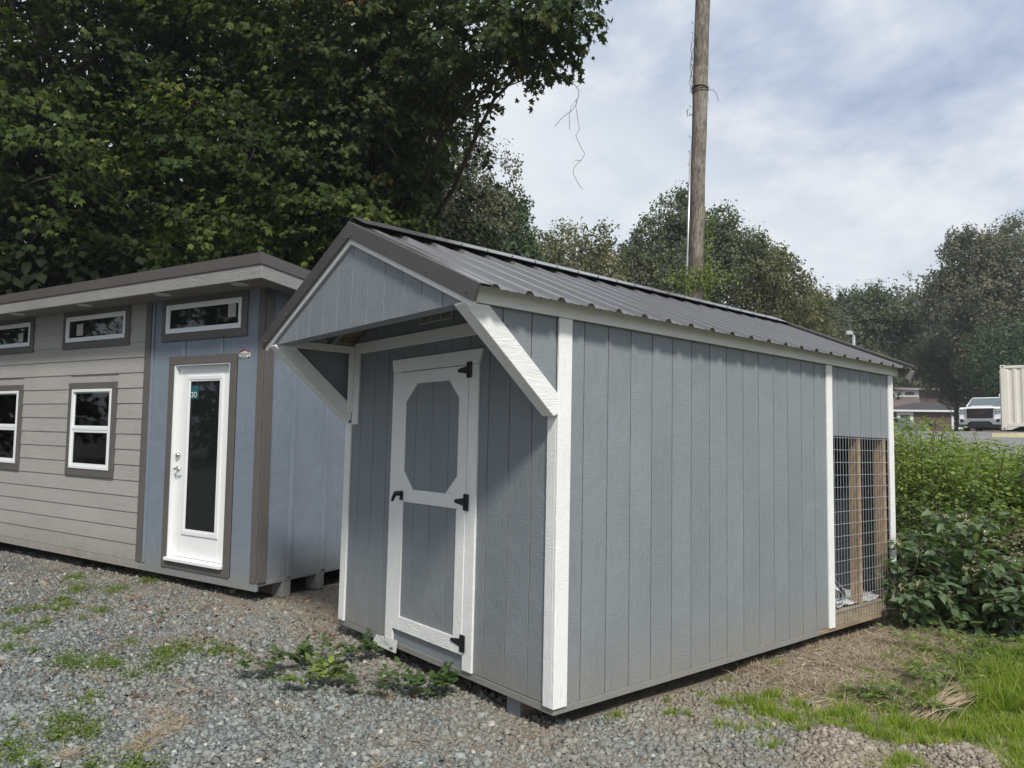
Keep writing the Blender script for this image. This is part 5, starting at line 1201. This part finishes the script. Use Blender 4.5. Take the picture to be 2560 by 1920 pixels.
# ------------------------------------------------------------------ plants
def fronds(P, D, Ln, n_pair, leaf, width=1.0):
    """pinnate leaves: returns leaflet positions, directions and sizes"""
    lat = np.cross(D, np.array([0, 0, 1.])); lat /= (np.linalg.norm(lat, axis=1, keepdims=True) + 1e-6)
    Ps, As, Ss, I = [], [], [], []
    for j in range(n_pair):
        t = .25 + .7 * j / n_pair
        for sg in (-1, 1):
            Ps.append(P + D * (Ln * t)[:, None] + np.array([0, 0, -.12]) * (Ln * t * t)[:, None]); As.append(D * .55 + lat * sg * width + RNG.normal(size=P.shape) * .12); Ss.append(leaf * (1 - .25 * abs(t - .5)) * RNG.uniform(.8, 1.15, len(P))); I.append(np.arange(len(P)))
    Ps.append(P + D * (Ln * .95)[:, None] + np.array([0, 0, -.12]) * Ln[:, None]); As.append(D + 0); Ss.append(leaf * np.ones(len(P))); I.append(np.arange(len(P)))
    return np.concatenate(Ps), np.concatenate(As), np.concatenate(Ss), np.concatenate(I)
def bush(name, label, base, rx, ry, H, n_stem, n_leaf, leaf, mat, kind='lance', stem_mat='stem_green', lean=(0, 0), low=.12, tips=0, mean=.45, tops=0.0, group=None, flowers=0, pair=4, cat='bush', sr=.006, rf=.55):
    bx, by = base; bz = gz(bx, by)
    t = thing(name, label, cat, (bx, by, bz), group=group)
    st = MB(); P = []; D = []
    for i in range(n_stem):
        a = RNG.uniform(0, 2 * math.pi); r = math.sqrt(RNG.random()); ex, ey = math.cos(a) * r * rx + lean[0], math.sin(a) * r * ry + lean[1]
        h = H * (1 - rf * r * r) * RNG.uniform(.72 if rf > .5 else .8, 1.05) + (tops if RNG.random() < .12 else 0)
        gx0, gy0 = ex * .3, ey * .3
        z0 = gz(bx + gx0, by + gy0) - bz
        pts = []
        for k in range(7):
            u = k / 6; x = gx0 + (ex - gx0) * u ** 1.3; y = gy0 + (ey - gy0) * u ** 1.3
            pts.append((x + RNG.normal() * .01, y + RNG.normal() * .01, z0 - .03 + h * (1 - (1 - u) ** 1.5)))
        st.tube(pts, [sr * (1.3 - .9 * k / 6) for k in range(7)], 4)
        pts = np.array(pts); m_ = max(1, n_leaf // n_stem)
        u = RNG.uniform(low, 1, m_) * 6; k0 = np.minimum(u.astype(int), 5); f = (u - k0)[:, None]
        p = pts[k0] * (1 - f) + pts[k0 + 1] * f
        a2 = RNG.uniform(0, 2 * math.pi, m_); d = np.stack([np.cos(a2), np.sin(a2), RNG.normal(.15, .3, m_)], 1)
        sp = RNG.uniform(0, 1, m_) * min(rx, ry) * .42 * (1.1 - u / 6 * .75)
        P.append(p + d * sp[:, None] * np.array([1, 1, .5])); D.append(d)
        if sp.size and kind == 'lance':
            for q in range(0, m_, 4): st.tube([tuple(p[q]), tuple((p + d * sp[:, None] * np.array([1, 1, .5]))[q])], sr * .4, 3, False)
    st.build('stem', stem_mat, t)
    P = np.concatenate(P); D = np.concatenate(D); D[:, 2] -= .25; D /= np.linalg.norm(D, axis=1, keepdims=True)
    P[:, 2] = np.maximum(P[:, 2], ground_z(P[:, 0] + bx, P[:, 1] + by) - bz + .01)
    n = len(P); rv = np.clip(RNG.normal(mean, .2, n), 0, 1)
    if kind == 'pinnate':
        Q, A, S, I = fronds(P, D, RNG.uniform(.7, 1.2, n) * leaf * 3.2, pair, leaf, 1.0)
        V, F, R_ = scatter(LANCE_V * np.array([1.5, 1, 1]), LANCE_F, Q, A, np.array([0, 0, 1.]) + RNG.normal(size=Q.shape) * .3, S, rv[I])
    else:
        tv, tf = (LANCE_V * np.array([1.55, 1, 1.3]), LANCE_F) if kind == 'lance' else ((FOLD_V, FOLD_F) if kind == 'oval' else (QUAD_V, QUAD_F))
        V, F, R_ = scatter(tv, tf, P, D + RNG.normal(size=D.shape) * .2, np.array([0, 0, 1.]) + RNG.normal(size=P.shape) * .45, leaf * RNG.uniform(.55, 1.2, n), rv)
    soup('leaves', mat, V, F, R_, t)
    for k in range(flowers):
        q = P[RNG.integers(0, n)] + np.array([0, 0, .03]); d = np.array([RNG.normal() * .5, RNG.normal() * .5 - .4, RNG.uniform(-.7, .5)]); d /= np.linalg.norm(d)
        u = RNG.random(40); pp_ = q + d * (u * .13)[:, None] + RNG.normal(size=(40, 3)) * .008
        V, F, R_ = scatter(QUAD_V * np.array([1.3, 1, 1]), QUAD_F, pp_, unit(40), unit(40), np.full(40, .014), np.clip(RNG.normal(.5, .3, 40), 0, 1))
        soup('flower_spike', 'flower_bits', V, F, R_, t)
    return t
bush('pokeweed_bush', 'dark broad-leaved bush with small berry spikes pressed against the shed corner', (.36, 4.78), .95, .66, 1.12, 42, 1400, .13, 'poke_leaf', 'lance', 'stem_red', (0, -.08), .05, flowers=60, sr=.007, rf=.6, mean=.6)
bush('pokeweed_bush', 'low broad-leaved weed spreading in front of the wire mesh end of the shed', (.13, 4.22), .24, .30, .88, 14, 260, .11, 'poke_leaf', 'lance', 'stem_red', (0, 0), .05, flowers=8, sr=.006)
bush('pokeweed_bush', 'broad-leaved bush low at the right edge beside the tangled dry growth', (1.0, 4.75), .50, .45, .55, 20, 520, .12, 'poke_leaf', 'lance', 'stem_red', (0, 0), .05, flowers=20, sr=.008)
bush('bright_shrub', 'bright yellow-green shrub with leafy tips rising beside the shed rear corner', (-.55, 6.35), .85, .7, 1.66, 70, 6400, .062, 'bright_leaf', 'oval', 'stem_red', (0, 0), .12, tops=.25, sr=.006, rf=.3)
bush('bright_shrub', 'yellow-green shrub with long reddish shoots below the pickup truck', (.15, 6.4), .85, .7, 1.50, 70, 6000, .062, 'bright_leaf', 'oval', 'stem_red', (0, 0), .12, tops=.25, sr=.006, rf=.3)
bush('bright_shrub', 'yellow-green shrub standing highest under the brick house', (-1.3, 8.4), 1.0, .9, 1.62, 56, 4600, .064, 'bright_leaf', 'oval', 'stem_red', (0, 0), .12, tops=.25, sr=.006, rf=.3)
bush('trumpet_vine', 'mid-green trumpet vine thicket with feathered leaves under the container', (.75, 6.7), .9, .7, 1.46, 50, 1200, .062, 'mid_leaf', 'pinnate', 'stem_green', (0, 0), .12, tops=.12, rf=.3)
bush('trumpet_vine', 'bright feather-leaved thicket between the shrubs and the kerb', (-.2, 7.9), 1.1, .8, 1.50, 50, 1200, .064, 'bright_leaf', 'pinnate', 'stem_green', (0, 0), .12, tops=.12, rf=.3)
bush('trumpet_vine', 'feather-leaved thicket behind the others at the far right edge', (1.0, 8.4), 1.1, .9, 1.30, 40, 900, .066, 'mid_leaf', 'pinnate', 'stem_green', (0, 0), .15, tops=.1, rf=.3)
bush('bank_shrub', 'far low shrub on top of the bank below the white car', (-2.1, 10.2), 1.4, .9, 1.2, 44, 3000, .07, 'bright_leaf', 'oval', 'stem_red', (0, 0), .15, tops=.2)
bush('bank_shrub', 'far low shrub on top of the bank below the truck bumper', (-.4, 10.4), 1.5, .9, 1.0, 44, 3000, .07, 'bright_leaf', 'oval', 'stem_red', (0, 0), .15, tops=.15)
bush('tangled_growth', 'tangled brownish half-dry growth right of the dark broad-leaved bush', (.85, 5.55), .65, .45, 1.05, 60, 5200, .045, 'dry_leaf', 'quad', 'twig', (0, 0), .1, rf=.35)
bush('tangled_growth', 'green and brown tangle between the dark bush and the bright shrubs', (.05, 5.55), .8, .4, 1.22, 56, 5200, .055, 'mid_leaf', 'quad', 'twig', (0, 0), .1, mean=.5, tops=.2, rf=.35)
bush('tangled_growth', 'brown weedy tangle at the right edge under the feathered thicket', (1.45, 5.3), .6, .5, .8, 36, 3000, .045, 'dry_leaf', 'quad', 'twig', (0, 0), .1)

# broad weeds in the yard on the right
for i, (x, y, s, lb) in enumerate([(.78, 2.09, .15, 'leafy weed clump at the edge of the dry straw, nearest the dirt mound'), (.95, 2.08, .15, 'leafy weed clump beside the first one, left of the dry stem bundle'),
        (.57, 3.41, .15, 'feathery weed in the straw below the dark bush'), (.85, 3.35, .18, 'feathery weed clump right of the straw patch'), (1.0, 2.95, .17, 'spreading weed clump above the dry stem bundle'),
        (.93, 2.6, .15, 'small spreading weed left of the dry stems'), (.50, 3.95, .18, 'bright weeds directly below the dark bush'), (.85, 3.9, .22, 'tall bright weeds between bush and long grass'), (1.15, 3.7, .22, 'bright weed clump by the long grass')]):
    bush('yard_weed', lb, (x, y), s * 1.3, s * 1.3, s * 1.3, 10, 26, .058, 'weed_leaf', 'pinnate', 'stem_green', group='leafy weeds in the yard', pair=3, cat='weed', sr=.003)
# creeping vines in front of the shed door
def creeper(label, pts, n_per, leaf, mat='creeper_leaf', mean=.55):
    x0, y0 = pts[0]; z0 = gz(x0, y0)
    t = thing('creeping_vine', label, 'creeping vine', (x0, y0, z0), group=None)
    pth = [(x - x0, y - y0, gz(x, y) - z0 + .012) for x, y in pts]
    MB().tube(pth, .004, 5).build('stem', 'stem_green', t)
    P = []; D = []
    for (x, y, z) in pth:
        n = n_per; a = RNG.uniform(0, 2 * math.pi, n)
        P.append(np.stack([x + RNG.normal(0, .045, n), y + RNG.normal(0, .045, n), z + RNG.uniform(.02, .08, n)], 1)); D.append(np.stack([np.cos(a), np.sin(a), RNG.uniform(.3, 1.2, n)], 1))
    P = np.concatenate(P); D = np.concatenate(D); D /= np.linalg.norm(D, axis=1, keepdims=True); n = len(P)
    Q, A, S, I = fronds(P, D, RNG.uniform(.11, .19, n), 4, leaf, .9)
    rv = np.clip(RNG.normal(mean, .2, n), 0, 1)
    V, F, R_ = scatter(LANCE_V * np.array([2.0, 1, 1]), LANCE_F, Q, A, np.array([0, 0, 1.]) + RNG.normal(size=Q.shape) * .25, S, rv[I])
    soup('leaves', mat, V, F, R_, t)
creeper('long dark creeping vine on the gravel from the left up to the price card', [(-1.84, -.90), (-1.78, -.80), (-1.86, -.70), (-1.82, -.60), (-1.84, -.50), (-1.80, -.36), (-1.84, -.22), (-1.82, -.10), (-1.76, 0.0)], 3, .058)
creeper('small pale green creeping vine nearest the camera beside the long dark one', [(-1.50, -.60), (-1.44, -.66), (-1.38, -.62), (-1.46, -.72)], 3, .060, 'weed_leaf', .45)
creeper('dark creeping vine strung across the gravel below the middle of the shed door', [(-1.28, -.52), (-1.22, -.45), (-1.08, -.38), (-1.04, -.28), (-.98, -.20)], 2, .050)
creeper('dark creeping vine ending in a tall tuft below the lower door hinge', [(-.97, -.24), (-.94, -.17), (-.90, -.12), (-.86, -.04)], 4, .055)

# grass and low ground weeds
def blades(name, label, mat, blobs_, per_m2, h, w, lean=.35, cat='grass', mean=.5, sd=.2, flat=False):
    Ps = []
    for bx, by, br in blobs_:
        n = int(per_m2 * math.pi * br * br) + 3; a = RNG.uniform(0, 2 * math.pi, n); r = np.abs(RNG.normal(0, .55, n)) * br
        Ps.append(np.stack([bx + np.cos(a) * r, by + np.sin(a) * r], 1))
    P2 = np.concatenate(Ps); P2 = P2[~((P2[:, 0] < .0) & (P2[:, 1] > .02) & (P2[:, 0] > -2.5) & (P2[:, 1] < 4.3) & (P2[:, 0] < -.12))]
    n = len(P2); tuft = np.zeros((n, 2))
    if not flat:      # blades fan out of tufts
        K = 9; m_ = n // K; ctr = P2[RNG.permutation(n)[:m_]]; tuft = RNG.normal(size=(m_ * K, 2)) * .012; P2 = np.repeat(ctr, K, 0) + tuft; n = m_ * K
        tone = np.repeat(RNG.normal(0, .16, m_), K); hgt = np.repeat(RNG.uniform(.55, 1.25, m_), K)
    else: tone = 0; hgt = 1
    P = np.stack([P2[:, 0], P2[:, 1], ground_z(P2[:, 0], P2[:, 1]) - .004], 1)
    if flat: A = np.stack([RNG.normal(size=n), RNG.normal(size=n), RNG.uniform(0.0, .35, n)], 1); P[:, 2] += RNG.uniform(0, .02, n)
    else: A = np.stack([tuft[:, 0] * 38 * lean + RNG.normal(0, lean * .45, n), tuft[:, 1] * 38 * lean + RNG.normal(0, lean * .45, n), np.ones(n)], 1)
    S = np.stack([np.full(n, w) * RNG.uniform(.7, 1.3, n), h * hgt * RNG.uniform(.5, 1.25, n), h * RNG.uniform(.6, 2.0, n) * .9], 1)
    V, F, R_ = scatter(BLADE_V, BLADE_F, P, A, unit(n) + np.array([0, 0, .2]), S, np.clip(RNG.normal(mean, sd, n) + tone, 0, 1))
    return tag(soup(name, mat, V, F, R_), label, cat, kind='stuff')
blades('grass', 'bright short grass around the dirt mounds on the right', 'grass_blade', GRASS, 7800, .062, .0050, .7)
blades('long_grass', 'longer grass at the right edge below the bushes', 'grass_blade', TALL, 4200, .17, .0065, .75, mean=.45)
blades('thin_grass', 'thin green grass coming up through the straw and soil', 'grass_blade', [(.55, 3.5, .3), (.9, 3.2, .35), (1.0, 2.4, .35), (.7, 2.4, .3), (.6, 1.9, .25), (.9, 1.95, .25), (.35, 4.05, .3), (.9, 4.0, .4), (1.3, 2.2, .3), (.45, 3.0, .25)], 3200, .05, .0045, .7, mean=.42)
blades('straw', 'dry straw and dead grass beside the rear of the shed', 'straw_blade', [s_ for s_ in STRAW if s_[0] < .7], 7000, .085, .0038, flat=True, cat='straw', sd=.3)
for _k in range(70): STRAW_SMALL.append((RNG.uniform(-6.5, .8), RNG.uniform(-2.3, .2), RNG.uniform(.02, .07)))
STRAW_SMALL = [q_ for q_ in STRAW_SMALL if not (-2.5 < q_[0] < 0 and q_[1] > .02)]
blades('dead_grass', 'scattered wisps of dead grass lying on the gravel', 'straw_blade', STRAW_SMALL, 7000, .075, .0030, flat=True, cat='dead grass')
blades('grass_tuft', 'small grass tufts along the shed wall', 'weed_leaf' if False else 'grass_blade', [(.04, .49, .06), (.0, .44, .05), (.02, .95, .04), (.05, 1.25, .06), (-.03, 1.6, .07), (-.0, 2.2, .09), (.15, .62, .03), (.3, .5, .03), (.22, .9, .04)], 6000, .05, .005, .6, mean=.35)
WEEDS = [(-4.91, -1.73), (-4.86, -1.5), (-4.28, -1.47), (-4.28, -1.75), (-4.01, -1.95), (-4.28, -2.02), (-3.52, -2.07), (-3.0, -1.79), (-2.93, -1.57), (-2.67, -1.56), (-2.77, -1.22), (-2.7, -.98), (-2.62, -.87), (-2.5, -1.33), (-2.36, -1.52), (-2.08, -1.81), (-1.8, -2.0), (-1.77, -1.92), (-1.59, -2.04), (-1.57, -1.91), (-1.92, -2.2), (-1.57, -2.26), (-1.43, -2.22), (-1.21, -2.18), (-1.02, -1.99), (-.93, -1.82), (-4.03, -.91), (-5.68, -.61), (-5.36, -1.0), (-3.24, -1.33), (-4.5, -1.29), (-5.64, -1.29), (-4.73, -1.62), (-4.91, -1.89), (-2.86, -1.08), (-2.55, -.95), (-5.2, -1.5), (-6.3, -1.2), (-3.3, -1.95), (-2.85, -1.75), (-2.78, -1.62)]
Ps = []; 
for i, (x, y) in enumerate(WEEDS):
    rr = (.085 + .016 * abs(y + 3.2) * 2) * (1.0 + .45 * math.sin(i * 2.1)) ; n = int(9500 * rr * rr * 3.14) + 60
    a = RNG.uniform(0, 2 * math.pi, n); r = np.abs(RNG.normal(0, .6, n)) * rr
    Ps.append(np.stack([x + np.cos(a) * r * 1.5 - np.sin(a) * r * .5, y + np.sin(a) * r * .8], 1))
P2 = np.concatenate(Ps); n = len(P2); P = np.stack([P2[:, 0], P2[:, 1], ground_z(P2[:, 0], P2[:, 1]) + np.abs(RNG.normal(0, .014, n))], 1)
D = np.stack([RNG.normal(size=n), RNG.normal(size=n), RNG.uniform(0, .9, n)], 1)
V, F, R_ = scatter(QUAD_V * np.array([.8, 1, 1]), QUAD_F, P, D, np.array([0, 0, 1.]) + RNG.normal(size=(n, 3)) * .35, RNG.uniform(.009, .020, n), np.clip(RNG.normal(.45, .2, n), 0, 1))
tag(soup('ground_weeds', 'weed_leaf', V, F, R_), 'low clover-like weeds in patches on the gravel at the left', 'ground weeds', kind='stuff')
# fallen leaves and bark chips
n = 3200; x = RNG.uniform(-8, 1.2, n); y = RNG.uniform(-2.6, 1.4, n); k = RNG.random(n) < np.clip(.25 + .6 * (-x - 1) / 5, .12, .9)
k &= ~((x > -2.5) & (x < 0) & (y > .0)); x, y = x[k], y[k]; n = len(x)
q_ = RNG.integers(0, 26, n); w_ = RNG.random(n) < .6; CL = np.stack([RNG.uniform(-7, -1.2, 26), RNG.uniform(-2.0, .4, 26)], 1)
x = np.where(w_, CL[q_, 0] + RNG.normal(0, .22, n), x); y = np.where(w_, CL[q_, 1] + RNG.normal(0, .12, n), y)
P = np.stack([x, y, ground_z(x, y) + RNG.uniform(.012, .024, n)], 1)
S = np.stack([RNG.choice([.006, .010, .024], n), RNG.uniform(.02, .055, n), RNG.uniform(.01, .04, n)], 1)
V, F, R_ = scatter(OVAL_V * np.array([2.2, 1, 3]), OVAL_F, P, np.stack([RNG.normal(size=n), RNG.normal(size=n), RNG.normal(0, .15, n)], 1), np.array([0, 0, 1.]) + RNG.normal(size=(n, 3)) * .35, S, np.clip(RNG.beta(1.3, 2.2, n) * 1.1, 0, 1))
tag(soup('fallen_leaves', 'fallen_leaf', V, F, R_), 'brown fallen leaves and bark chips scattered over the gravel', 'fallen leaves', kind='stuff')
# bundle of dry stems
db = thing('dry_stems', 'bundle of long dry stems lying in the grass right of the weeds', 'dry stems', (1.14, 2.0, gz(1.14, 2.0)))
mb = MB()
for k in range(42):
    a = np.array([.0 + RNG.normal() * .06, RNG.normal() * .10 - .05, .015 + RNG.random() * .015]); e = np.array([.05 + RNG.normal() * .10, .60 + RNG.normal() * .16, .02 + RNG.random() * .05])
    mb.tube([tuple(a * (1 - u) + e * u + np.array([0, 0, .03 * math.sin(u * 3.1)])) for u in (0, .35, .7, 1)], .0021, 4)
mb.build('stem', 'dry_stem', db)

# ------------------------------------------------------------------ crushed stone
def stones(name, label, x, y, hs, mat, mean, sd, lift=.2):
    n = len(x)
    base = np.array([(-1, -1, -1), (1, -1, -1), (1, 1, -1), (-1, 1, -1), (-1, -1, 1), (1, -1, 1), (1, 1, 1), (-1, 1, 1)], float)
    F0 = np.array([(4, 5, 6, 7), (0, 1, 5, 4), (1, 2, 6, 5), (2, 3, 7, 6), (3, 0, 4, 7)])
    sh = base[None] * (1 + RNG.uniform(-.55, .30, (n, 8, 3))) * RNG.uniform([.6, .55, .38], [1.35, 1.0, .85], (n, 3))[:, None, :]
    q = unit(n); th = RNG.uniform(0, 2 * math.pi, n)
    # random rotation, mostly lying flat
    c, s = np.cos(th), np.sin(th); Z = np.array([0, 0, 1.]) + RNG.normal(size=(n, 3)) * .35; Z /= np.linalg.norm(Z, axis=1, keepdims=True)
    X = np.stack([c, s, np.zeros(n)], 1); X -= Z * (X * Z).sum(1, keepdims=True); X /= np.linalg.norm(X, axis=1, keepdims=True); Y = np.cross(Z, X)
    P = np.stack([x, y, ground_z(x, y) + hs * lift + RNG.uniform(-.3, .5, n) * hs], 1)
    V = P[:, None, :] + (sh[:, :, 0:1] * X[:, None] + sh[:, :, 1:2] * Y[:, None] + sh[:, :, 2:3] * Z[:, None]) * hs[:, None, None]
    F = F0[None] + (np.arange(n) * 8)[:, None, None]
    return tag(soup(name, mat, V.reshape(-1, 3), F.reshape(-1, 4), np.repeat(np.clip(RNG.normal(mean, sd, n), 0, 1), 8)), label, 'gravel' if 'gravel' in name else 'dirt mound', kind='stuff')
n = 268000
x = RNG.uniform(-9.0, 2.4, n); y = RNG.uniform(-3.0, 2.6, n)
d = np.hypot(x - 2.94, y + 2.8)
pr = np.clip(1.35 - d * .115, .16, 1)
bc = np.clip((2.0 - (y + .55 * np.maximum(x - .2, 0))) / .5, 0, 1); pr *= np.where(x > -.1, bc, 1)
pr *= 1 - .8 * blobs(x, y, STRAW[:6]) - .0
pr *= 1 - .9 * np.clip((x - 1.0) * 1.6 + (y - 1.2) * 1.2, 0, 1) * (x > .9)
pr *= np.where((x > -2.44) & (x < -.06) & (y > .25), 0, 1); pr *= np.where((y > .35 * 0 - .1 - (x + 4.05) * -.33 + .25) & (x < -4.3), 0, 1)
pr *= np.where((x < -2.5) & (y > .2), .35, 1) * np.clip(1.05 - .5 * np.clip((y + .9) * .8, 0, 1) * (x < -2.6), .2, 1)
for mx_, my_, r1_, r2_, h_ in MOUNDS: pr *= ~(((x - mx_) / r1_) ** 2 + ((y - my_) / r2_) ** 2 < .55)
patchy = .5 + .5 * np.sin(x * 2.3 + 1.5 * np.sin(y * 1.9)) * np.cos(y * 2.9 + x * .7)
pr *= 1 - (.30 + .45 * np.clip((-x - 2.2) * .4 + (y + 1.6) * .25, 0, 1)) * (1 - patchy)
# keep what the lens (with a generous margin) can see
fw = -.764 * (x - 2.938) + .639 * (y + 2.795); rt = .643 * (x - 2.938) + .766 * (y + 2.795)
vis = (fw > 1.6) & (np.abs(rt / np.maximum(fw, .1)) < .95)
k = (RNG.random(n) < pr) & vis; x, y = x[k], y[k]
print('stones', len(x))
hs = np.clip(np.exp(RNG.normal(math.log(.0080), .42, len(x))), .004, .022)
stones('gravel', 'blue-grey crushed stone gravel covering the lot', x, y, hs, 'stone', .45, .22)
xs_, ys_ = [], []
for mx, my, r1, r2, h in MOUNDS:
    n = int(16000 * r1 * r2 * 3.2); a = RNG.normal(size=(n, 2)) * .55; xs_.append(mx + a[:, 0] * r1); ys_.append(my + a[:, 1] * r2)
xs_, ys_ = np.concatenate(xs_), np.concatenate(ys_)
stones('dirt_mound_stones', 'two heaps of pale crumbly dirt and stones in the grass at the bottom right', xs_, ys_, np.clip(np.exp(RNG.normal(math.log(.0048), .55, len(xs_))), .002, .018), 'mound_stone', .5, .2, .1)

# ------------------------------------------------------------------ thin haze over the lot
hm = bpy.data.materials.new('haze'); hm.use_nodes = True; hn = hm.node_tree; hn.nodes.clear()
ho = hn.nodes.new('ShaderNodeOutputMaterial'); hv_ = hn.nodes.new('ShaderNodeVolumePrincipled')
hv_.inputs['Color'].default_value = (0.86, 0.92, 1.0, 1); hv_.inputs['Density'].default_value = 0.0009; hv_.inputs['Anisotropy'].default_value = 0.2
hn.links.new(hv_.outputs[0], ho.inputs['Volume']); MATS['haze'] = hm
tag(B('haze', 'haze', None, -405, 405, -305, 405, -1.2, 32), 'thin pale haze in the air', 'haze', kind='stuff')
